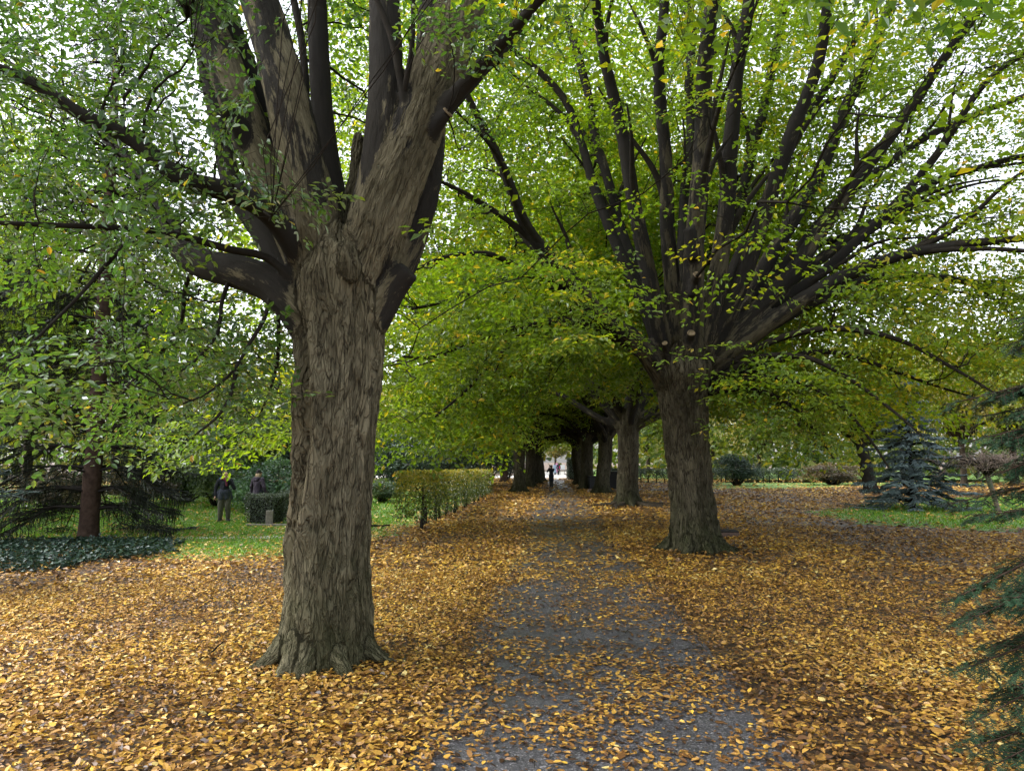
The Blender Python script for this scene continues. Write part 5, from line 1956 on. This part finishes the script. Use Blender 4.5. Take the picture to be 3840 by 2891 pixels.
stone_block('base', .34, .26, .07, M['dark_stone'], None, None, (0, 0, -.005), 0, .01, 7).parent = gs
p = W(641, 1105, 25.4)
stone_block('gravestone', .3, .16, .42, M['grey_stone'], 'small gravestone just emerging from behind the front trunk by the hedge', 'gravestone', (p[0], 25.4, 0), .2, .03, 8)
stone_block('grave_kerb', 2.3, .09, .09, M['grey_stone'], 'low stone grave kerb along the grass in front of the yew hedge', 'kerb', (W(610, 1125, 23.0)[0], 22.95, 0), -.03, .01, 9)
p = W(1277, 1064, 46)
stone_block('boulder', .46, .34, .30, M['pink_stone'], 'small pinkish boulder on the leaves by the third trunk', 'boulder', (p[0], 46, 0), .4, .14, 10, .03)


def wheelie_bin(loc, rz, h, label, k=1.0):
    t = empty('waste_bin', loc, rz, label, 'bin')
    a, b = .24 * k, .29 * k
    V = np.array([[-a, -a, .06], [a, -a, .06], [a, a, .06], [-a, a, .06], [-b, -b, h], [b, -b, h], [b, b, h], [-b, b, h]])
    MB().add(V, [np.array([[3, 2, 1, 0], [0, 1, 5, 4], [1, 2, 6, 5], [2, 3, 7, 6], [3, 0, 4, 7], [4, 5, 6, 7]])]).build('body', M['black_plastic'], t)
    lid = stone_block('lid', b * 2.12, b * 2.15, .07, M['black_plastic'], None, None, (0, 0, h + .002), 0, .02, 3, .0)
    lid.parent = t
    lid.rotation_euler = (.06, 0, 0)
    hd = MB().add(*tube(np.array([[-b, b + .05, h - .02], [0, b + .06, h - .02], [b, b + .05, h - .02]]), .016, 8)).build('handle', M['black_plastic'], lid, True)
    hd.location = (0, 0, -h)
    for s in (-1, 1):
        th = np.linspace(0, 2 * math.pi, 17)
        MB().add(*tube(np.array([[s * (a + .01), a, .09], [s * (a + .05), a, .09]]), .09, 14)).build('wheel', M['black_plastic'], t, True)
    return t


p = W(1279, 1050, 51.5)
wheelie_bin((p[0], 51.5, 0), .2, .92, 'black wheeled waste bin between the third and fourth trunks on the right')
p = W(1324, 1050, 52)
wheelie_bin((p[0], 52.2, 0), -.1, 1.25, 'taller dark waste container glimpsed right of the third trunk', 1.15)

# notice board at the far crossing
M['white_board'] = plain_mat('white_painted_board', (0.72, 0.74, 0.76), .5, .04, 3)
M['grey_metal'] = plain_mat('grey_metal_post', (0.16, 0.16, 0.17), .5, .1, 5)
p = W(1215, 1010, 104)
nb = empty('notice_board', (p[0], 104, 0), .1, 'small white notice board by the far crossing path', 'sign')
V, F = box(-.35, .35, -.02, .02, .75, 1.45)
MB().add(V, F).build('panel', M['white_board'], nb)
for s in (-.3, .3):
    MB().add(*tube(np.array([[s, .045, -.05], [s, .045, 1.5]]), .025, 8)).build('post', M['grey_metal'], nb, True)


def stick(pts, r0, r1, label, side=None):
    C = catmull(np.array(pts, float), .06)
    r = np.random.default_rng(int(pts[0][0] * 100) % 97)
    C[1:-1] += r.normal(0, .008, C[1:-1].shape)
    mb = MB().add(*tube(C, np.linspace(r0, r1, len(C)), 7))
    for s in side or []:
        mb.add(*tube(np.array(s, float), np.linspace(r1 * 1.2, r1 * .4, len(s)), 5))
    return tag(mb.build('fallen_branch', M['twig'], None, True), label, 'branch')


a, b = G(790, 1141), G(842, 1139)
stick([a + [0, 0, .04], (a + b) / 2 + [0, .05, .06], b + [0, 0, .07]], .05, .025, 'dark fallen branch lying on the lawn edge near the front trunk')
a, b = G(1148, 1462), G(1172, 1468)
stick([a + [0, 0, .03], (a + b) / 2 + [0, 0, .035], b + [0, 0, .03]], .012, .008, 'short black twig lying on the asphalt of the path')
a, b = G(455, 1420), G(480, 1400)
stick([a + [0, 0, .05], (a + b) / 2 + [0, .03, .07], b + [0, 0, .06]], .014, .006, 'small crooked twig on the leaves left of the front trunk', [[(a + b) / 2 + [0, .03, .07], (a + b) / 2 + [.06, .12, .12]]])
a, b = G(480, 1548), G(545, 1562)
stick([a + [0, 0, .055], (a + b) / 2 + [0, .02, .06], b + [0, 0, .05]], .010, .004, 'thin straight twig on the leaf carpet below the front trunk')

# ------------------------------------------------------------------ far woodland that closes the view
rf = np.random.default_rng(351)
fparts = []
n = 26000
for (d0, d1, h, leaf, m, lowz) in ((112, 150, 20, 1.9, 16000, 0), (76, 108, 6.0, .85, 15000, 0)):
    a = rf.uniform(-1.0, 1.0, m)
    d = rf.uniform(d0, d1, m)
    P = np.column_stack([np.sin(a) * d, np.cos(a) * d])
    top = h * (.55 + .75 * fbm(np.column_stack([a * 14, d * 0, d * 0]), 81, 3))
    z = rf.random(m) ** .8 * top
    keep = ~((np.abs(P[:, 0] - 5.5) < 6.0) & (P[:, 1] < 140)) & ~((P[:, 1] < 98) & (P[:, 0] < 6) & (P[:, 0] > -30))
    P, z = P[keep], z[keep]
    k = len(P)
    nn = nrm(rf.normal(0, .7, (k, 3)) + np.array([0, -.3, .8]))
    D = nrm(np.cross(nn, rf.normal(0, 1, (k, 3))))
    sz = leaf * rf.uniform(.5, 1.2, k)
    v, f, per = leaf_faces(np.column_stack([P, z + .1]), D, nn, sz, sz * .8, .2, .15)
    tn = np.clip(fbm(np.column_stack([P * .12, z * .1]), 83, 2) * 1.6 - .3 + rf.normal(0, .15, k), 0, 1)
    fparts.append((v, f, per, tn))
M['woodland'] = leaf_mat('woodland_leaf', [(0, (0.018, 0.036, 0.008)), (.4, (0.042, 0.070, 0.010)), (.7, (0.085, 0.105, 0.014)), (1, (0.17, 0.145, 0.02))], .4, .5, .04)
tag(leaf_object('woodland', fparts, M['woodland']), 'distant autumn woodland and undergrowth closing the view all round', 'woodland', None, 'stuff')
print('small things', time.time() - T0)

# ------------------------------------------------------------------ people
M['skin'] = plain_mat('skin', (0.50, 0.31, 0.22), .55, .06, 10)
M['hair_brown'] = plain_mat('brown_hair', (0.06, 0.04, 0.025), .6, .3, 30)
M['hair_blond'] = plain_mat('blond_hair', (0.38, 0.29, 0.18), .6, .25, 30)
M['navy'] = plain_mat('navy_wool', (0.014, 0.016, 0.024), .85, .2, 20, .2)
M['slate'] = plain_mat('slate_blue_cloth', (0.035, 0.042, 0.060), .85, .2, 12, .3)
M['olive'] = plain_mat('olive_trousers', (0.085, 0.085, 0.065), .85, .2, 12, .3)
M['black'] = plain_mat('black_leather', (0.010, 0.010, 0.011), .5, .2, 10)
M['plum'] = plain_mat('plum_raincoat', (0.042, 0.030, 0.052), .6, .25, 9, .3)
M['blue'] = plain_mat('blue_scarf', (0.05, 0.11, 0.36), .8, .2, 14, .2)
M['wine'] = plain_mat('wine_scarf', (0.10, 0.018, 0.035), .8, .2, 14, .2)
M['pink'] = plain_mat('pink_fabric', (0.55, 0.25, 0.42), .8, .15, 8)
M['lightblue'] = plain_mat('light_blue_fabric', (0.30, 0.40, 0.52), .8, .15, 8)
M['crimson'] = plain_mat('crimson_bag', (0.35, 0.02, 0.09), .6, .15, 8)
M['phone'] = plain_mat('phone_glass', (0.02, 0.02, 0.022), .2, .1, 8)


def caps_mesh(caps, voxel, smooth=2):
    mb = MB()
    for c in caps:
        mb.add(*round_cone(*c))
    V, Q, _ = remeshed(mb, voxel, smooth, .5)
    return V, Q


def shell(name, caps, mat, parent, voxel=.016, wrinkle=.006, seed=1, squash=None, smooth=2):
    V, Q = caps_mesh(caps, voxel, smooth)
    if squash is not None:
        V = V * np.array(squash)
    V = V + (fbm(V * np.array([14, 14, 9]), seed, 2) - .5)[:, None] * wrinkle * np.array([1, 1, .3]) * 2
    return link(name, mesh_from(name, V, [Q], True), parent, mat)


def hand(wrist, d, palm_n, curl, side):
    """five unequal bent fingers; the thumb leaves the side of the palm near the wrist"""
    d, palm_n = nrm(np.array(d, float)), nrm(np.array(palm_n, float))
    s = nrm(np.cross(palm_n, d)) * side
    w = np.array(wrist, float)
    out = [(w, .026, w + d * .05, .034), (w + d * .05 + s * .022, .022, w + d * .085 + s * .026, .016), (w + d * .05 - s * .022, .022, w + d * .085 - s * .028, .015)]
    for k, (o, ln) in enumerate(((.031, .066), (.011, .076), (-.010, .071), (-.030, .056))):
        b = w + d * .085 + s * o
        c = curl * (1 + .12 * k)
        for seg, q in enumerate((.42, .33, .25)):
            a = c * (seg + .6)
            dd = d * math.cos(a) + palm_n * math.sin(a)
            e = b + dd * ln * q
            out.append((b, .0095 - .001 * seg, e, .0088 - .001 * seg))
            b = e
    b = w + d * .025 + s * .03
    for q, a in ((.032, .75), (.03, .45)):
        e = b + nrm(d * math.cos(a) + s * math.sin(a) + palm_n * .35) * q
        out.append((b, .0115, e, .0095))
        b = e
    return out


def head_caps(c, f, up=(0, 0, 1), k=1.0):
    """skull, jaw, nose and ears; f: facing direction"""
    c, f, up = np.array(c, float), nrm(np.array(f, float)), np.array(up, float)
    s = np.cross(up, f)
    return [(c + up * .03 * k - f * .012 * k, .088 * k, c + up * .025 * k + f * .02 * k, .082 * k), (c - up * .02 * k + f * .03 * k, .068 * k, c - up * .075 * k + f * .05 * k, .040 * k),
            (c + f * .092 * k + up * .012 * k, .010 * k, c + f * .108 * k - up * .018 * k, .014 * k),
            (c + f * .085 * k - up * .052 * k + s * .02 * k, .010 * k, c + f * .085 * k - up * .052 * k - s * .02 * k, .010 * k),
            (c + s * .083 * k + up * .015 * k, .012 * k, c + s * .088 * k - up * .022 * k, .012 * k), (c - s * .083 * k + up * .015 * k, .012 * k, c - s * .088 * k - up * .022 * k, .012 * k)]


def eyes(t, c, f, k=1.0):
    c, f = np.array(c, float), nrm(np.array(f, float))
    s = np.cross([0, 0, 1], f)
    for sg in (-1, 1):
        p = c + f * .088 * k + s * sg * .032 * k + np.array([0, 0, .008 * k])
        V, F = round_cone(p, .009 * k, p + s * .004, .009 * k, 8)
        MB().add(V, F).build('eye', M['hair_brown'], t, True)


def body_caps(J):
    b = [(J['hip'], .125, J['waist'], .115), (J['waist'], .115, J['chest'], .135), (J['chest'], .135, J['neck0'], .07), (J['neck0'], .055, J['head'] + np.array([0, 0, -.06]), .052)]
    for s in ('l', 'r'):
        b += [(J['hip'] * .6 + J[s + 'hip'] * .4, .11, J[s + 'knee'], .066), (J[s + 'knee'], .062, J[s + 'ankle'], .042),
              (J[s + 'ankle'] + np.array([0, .03, -.03]), .035, J[s + 'toe'], .032),
              (J['chest'] * .4 + J[s + 'sho'] * .6, .075, J[s + 'sho'], .062), (J[s + 'sho'], .058, J[s + 'elb'], .044), (J[s + 'elb'], .042, J[s + 'wri'], .030)]
    return b


def joints(**kw):
    a = lambda *p: np.array(p, float)
    J = dict(hip=a(0, 0, .93), waist=a(0, 0, 1.08), chest=a(0, .0, 1.28), neck0=a(0, .01, 1.44), head=a(0, -.01, 1.60),
             lhip=a(.10, 0, .90), rhip=a(-.10, 0, .90), lknee=a(.105, -.02, .49), rknee=a(-.105, -.02, .49), lankle=a(.11, .02, .09), rankle=a(-.11, .02, .09),
             ltoe=a(.13, -.13, .035), rtoe=a(-.13, -.13, .035), lsho=a(.185, .01, 1.40), rsho=a(-.185, .01, 1.40),
             lelb=a(.25, .04, 1.12), relb=a(-.25, .04, 1.12), lwri=a(.25, -.05, .88), rwri=a(-.25, -.05, .88))
    for k, v in kw.items():
        J[k] = a(*v)
    return J


def arm(J, s, k=1.0):
    return [(J['chest'] * .35 + J[s + 'sho'] * .65, .095 * k, J[s + 'sho'], .082 * k), (J[s + 'sho'], .080 * k, J[s + 'elb'], .064 * k), (J[s + 'elb'], .062 * k, J[s + 'wri'] * .93 + J[s + 'elb'] * .07, .047 * k)]


def legs(J, k=1.0, low=.1):
    out = [(J['hip'] + np.array([-.05, 0, .04]), .145 * k, J['hip'] + np.array([.05, 0, .04]), .145 * k), (J['hip'] + np.array([-.045, 0, -.06]), .145 * k, J['hip'] + np.array([.045, 0, -.06]), .145 * k)]
    for s in ('l', 'r'):
        out += [(J[s + 'hip'], .128 * k, J[s + 'knee'], .096 * k), (J[s + 'knee'], .096 * k, J[s + 'ankle'] + np.array([0, 0, low]), .080 * k)]
    return out


def boots(J, t, mat):
    for s in ('l', 'r'):
        shell('boot', [(J[s + 'ankle'] + np.array([0, .02, .13]), .066, J[s + 'ankle'] + np.array([0, .02, -.02]), .064), (J[s + 'ankle'] + np.array([0, .035, -.03]), .06, J[s + 'toe'] + np.array([0, -.01, .022]), .056)], mat, t, .014, .001)


# visitor in olive trousers, one hand at the mouth, half turned to the right
p = W(482, 1127, 24.7)
v1 = empty('person', (p[0], 24.7, 0), .35, 'person in dark jumper and olive trousers, hand raised to the mouth, on the lawn', 'person')
J = joints(lelb=(.31, -.10, 1.15), lwri=(.15, -.20, 1.43), lknee=(.13, -.03, .49), lankle=(.15, .03, .09), ltoe=(.19, -.12, .035), rknee=(-.10, -.02, .49), relb=(-.28, .05, 1.13), rwri=(-.29, -.04, .88))
hf = (.55, -.8, -.05)
shell('body', body_caps(J) + head_caps(J['head'], hf) + hand(J['lwri'], (-.25, -.05, .9), (-.3, .6, .1), .55, -1) + hand(J['rwri'], (-.05, -.1, -1), (.9, 0, -.1), .45, 1), M['skin'], v1, .0095, .001)
eyes(v1, J['head'], hf)
shell('jumper', [((0, 0, .98), .15, J['chest'], .152), (J['chest'], .152, J['neck0'] + np.array([0, 0, -.03]), .085)] + arm(J, 'l') + arm(J, 'r'), M['navy'], v1, .016, .010, 3)
shell('tied_jacket', [((-.05, -.02, 1.02), .155, (.05, -.02, 1.02), .155), ((-.06, -.03, 1.0), .15, (-.09, -.05, .84), .115), ((.06, -.03, 1.0), .15, (.08, -.05, .84), .115), ((.17, 0, 1.0), .07, (.24, -.02, .80), .05), ((-.17, 0, 1.02), .07, (-.22, 0, .86), .05)], M['slate'], v1, .016, .014, 4)
shell('trousers', legs(J, 1.02, .09), M['olive'], v1, .016, .012, 5)
boots(J, v1, M['black'])
th = np.linspace(0, 2 * math.pi, 25)[:-1]
ring = np.column_stack([np.cos(th) * .095, np.sin(th) * .09, 1.475 + .02 * np.sin(th)])
shell('scarf', [(ring[i], .045, ring[(i + 1) % 24], .045) for i in range(24)] + [((.05, -.12, 1.44), .05, (.07, -.16, 1.24), .035)], M['wine'], v1, .014, .006, 6)
shell('collar', [((-.13, .03, 1.46), .05, (-.06, .10, 1.52), .055), ((-.06, .10, 1.52), .055, (.05, .10, 1.50), .045)], M['blue'], v1, .014, .008, 7)
hd = J['head']
f_ = nrm(np.array(hf))
shell('hair', [(hd + np.array([0, 0, .055]) - f_ * .02, .088, hd + np.array([0, 0, .03]) - f_ * .045, .086)], M['hair_brown'], v1, .014, .006, 8)

# visitor with black beanie, seen from behind above the hedge block
p = W(556, 1090, 26.2)
v2 = empty('person', (p[0], 26.2, 0), math.pi - .35, 'person in plum raincoat and black beanie seen from behind, beyond the hedge block', 'person')
J = joints(relb=(-.29, .02, 1.13), rwri=(-.30, -.08, .90), lelb=(.30, .0, 1.13), lwri=(.33, -.06, .90))
hf2 = (-.5, -.85, 0)
shell('body', body_caps(J) + head_caps(J['head'], hf2) + hand(J['lwri'], (.05, -.1, -1), (-.9, 0, -.1), .45, 1) + hand(J['rwri'], (-.05, -.1, -1), (.9, 0, -.1), .45, 1), M['skin'], v2, .0095, .001)
eyes(v2, J['head'], hf2)
shell('raincoat', [((0, 0, .74), .20, (0, 0, 1.0), .172), ((0, 0, 1.0), .165, J['chest'], .165), (J['chest'], .165, J['neck0'], .09)] + arm(J, 'l', 1.12) + arm(J, 'r', 1.12), M['plum'], v2, .017, .014, 13)
shell('hood', [((-.08, .10, 1.45), .055, (.08, .10, 1.45), .055), ((-.05, .13, 1.38), .05, (.05, .13, 1.38), .05)], M['plum'], v2, .015, .008, 14)
shell('trousers', legs(J, .98), M['navy'], v2, .018, .01, 15)
boots(J, v2, M['black'])
shell('beanie', [(J['head'] + np.array([0, 0.01, .055]), .100, J['head'] + np.array([0, .02, .10]), .082)], M['black'], v2, .014, .004, 16)
shell('hair', [(J['head'] + np.array([-.03, .045, -.02]), .07, (-.05, .08, 1.42), .05), (J['head'] + np.array([.03, .045, -.02]), .07, (.06, .07, 1.42), .05)], M['hair_blond'], v2, .014, .01, 17)

# walker on the path holding up a phone
p = G(1191, 1053)
v3 = empty('person', (p[0], p[1], 0), math.pi + .1, 'person in long dark coat on the path holding up a phone', 'person')
J = joints(relb=(-.24, -.18, 1.24), rwri=(-.17, -.34, 1.46), lelb=(.22, -.22, 1.22), lwri=(.08, -.38, 1.42), lknee=(.07, -.06, .49), lankle=(.07, .0, .09), ltoe=(.08, -.14, .035), rankle=(-.07, .06, .09), rtoe=(-.08, -.09, .035), rknee=(-.07, 0, .49))
J['rwri'], J['lwri'] = np.array([.17, -.30, 1.56]), np.array([.10, -.33, 1.50])
J['relb'], J['lelb'] = np.array([-.16, -.24, 1.22]), np.array([.27, -.16, 1.24])
J['rwri'] = np.array([.02, -.34, 1.42])
shell('body', body_caps(J) + head_caps(J['head'], (0, -1, .05)) + hand(J['lwri'], (.1, -.1, 1), (-.6, -.6, 0), .5, 1) + hand(J['rwri'], (.5, -.2, .8), (.3, -.8, 0), .5, -1), M['skin'], v3, .016, .001)
eyes(v3, J['head'], (0, -1, .05))
shell('coat', [((0, 0, .62), .20, (0, 0, 1.0), .16), ((0, 0, 1.0), .16, J['chest'], .16), (J['chest'], .16, J['neck0'] + np.array([0, .01, .02]), .09)] + arm(J, 'l', 1.1) + arm(J, 'r', 1.1), M['navy'], v3, .02, .01, 23)
shell('trousers', legs(J, .9), M['black'], v3, .02, .01, 24)
boots(J, v3, M['black'])
shell('hair', [(J['head'] + np.array([0, .03, .04]), .10, (0, .06, 1.46), .075)], M['hair_brown'], v3, .016, .008, 25)
V, F = box(-.04, .04, -.006, .006, -.075, .075)
ph = MB().add(V, F).build('phone', M['phone'], None)
ph.location = (p[0] - .10 * 1.0, p[1] + .36, 1.68)
ph.rotation_euler = (0, 0, .1)
tag(ph, 'dark phone held up by the walker in the long coat', 'phone')


def walker(dx, Y, rz, top, low, label, skirt=False, s=1.0, hair='hair_brown'):
    q = W(dx, 1020, Y)
    t = empty('person', (q[0], Y, 0), rz, label, 'person')
    t.scale = (s, s, s)
    J = joints(lknee=(.08, -.10, .50), lankle=(.08, -.12, .09), ltoe=(.09, -.27, .04), rknee=(-.08, .02, .48), rankle=(-.08, .16, .12), rtoe=(-.08, .02, .035), lelb=(.25, .08, 1.13), lwri=(.26, .04, .9), relb=(-.25, 0, 1.13), rwri=(-.26, -.14, .93))
    shell('body', body_caps(J) + head_caps(J['head'], (0, -1, 0)) + hand(J['lwri'], (0, 0, -1), (-.9, 0, 0), .4, 1) + hand(J['rwri'], (0, -.2, -1), (.9, 0, 0), .4, 1), M['skin'], t, .022, .001)
    caps = [((0, 0, .96), .15, J['chest'], .15), (J['chest'], .15, J['neck0'], .085)] + arm(J, 'l') + arm(J, 'r')
    if skirt:
        caps += [((0, 0, .95), .15, (0, 0, .40), .24)]
    shell('top', caps, M[top], t, .022, .01, 31)
    shell('trousers', legs(J, .92), M[low], t, .022, .01, 32)
    boots(J, t, M['black'])
    shell('hair', [(J['head'] + np.array([0, .03, .04]), .10, (0, .05, 1.50), .07)], M[hair], t, .018, .008, 33)
    return t


walker(1199, 104, math.pi, 'lightblue', 'lightblue', 'tiny far person in light blue clothes at the path crossing', True, .97)
w5 = walker(1206.5, 103, math.pi - .15, 'navy', 'black', 'tiny far person in dark clothes walking away at the path crossing')
bg_ = shell('shoulder_bag', [((-.17, .10, 1.22), .07, (-.17, .10, 1.0), .085)], M['crimson'], w5, .016, .004, 41)
walker(1203, 112, math.pi + .2, 'pink', 'pink', 'tiny far person in pink clothes behind the other two at the crossing', True, 1.12, 'hair_blond')
print('people', time.time() - T0)
# a further hornbeam whose crown fills the upper left behind the spruce
o = copy_tree(protos[1])
o['label'] = 'broad green hornbeam behind the drooping spruce, far left'
o.location = (-21, 27.5, 0)
o.rotation_euler = (0, 0, 1.0)
o.scale = (.95, .95, .9)

# fine dropped twigs in the litter
rt_ = np.random.default_rng(361)
P = scatter(4.6, 22, 2.2)
n = len(P)
a = rt_.uniform(0, 6.283, n)
ln = rt_.uniform(.06, .3, n)
d = np.column_stack([np.cos(a) * ln, np.sin(a) * ln, rt_.normal(0, .02, n)])
p0 = np.column_stack([P, np.full(n, .05)])
C = np.stack([p0, p0 + d * .5 + rt_.normal(0, .012, (n, 3)), p0 + d], 1)
V, F = tubes_many(C, np.broadcast_to(np.array([.005, .004, .002]), (n, 3)), 3)
tag(link('fallen_twigs', mesh_from('fallen_twigs', V, [F], True), None, M['twig']), 'thin dark twigs scattered among the fallen leaves', 'twigs', None, 'stuff')
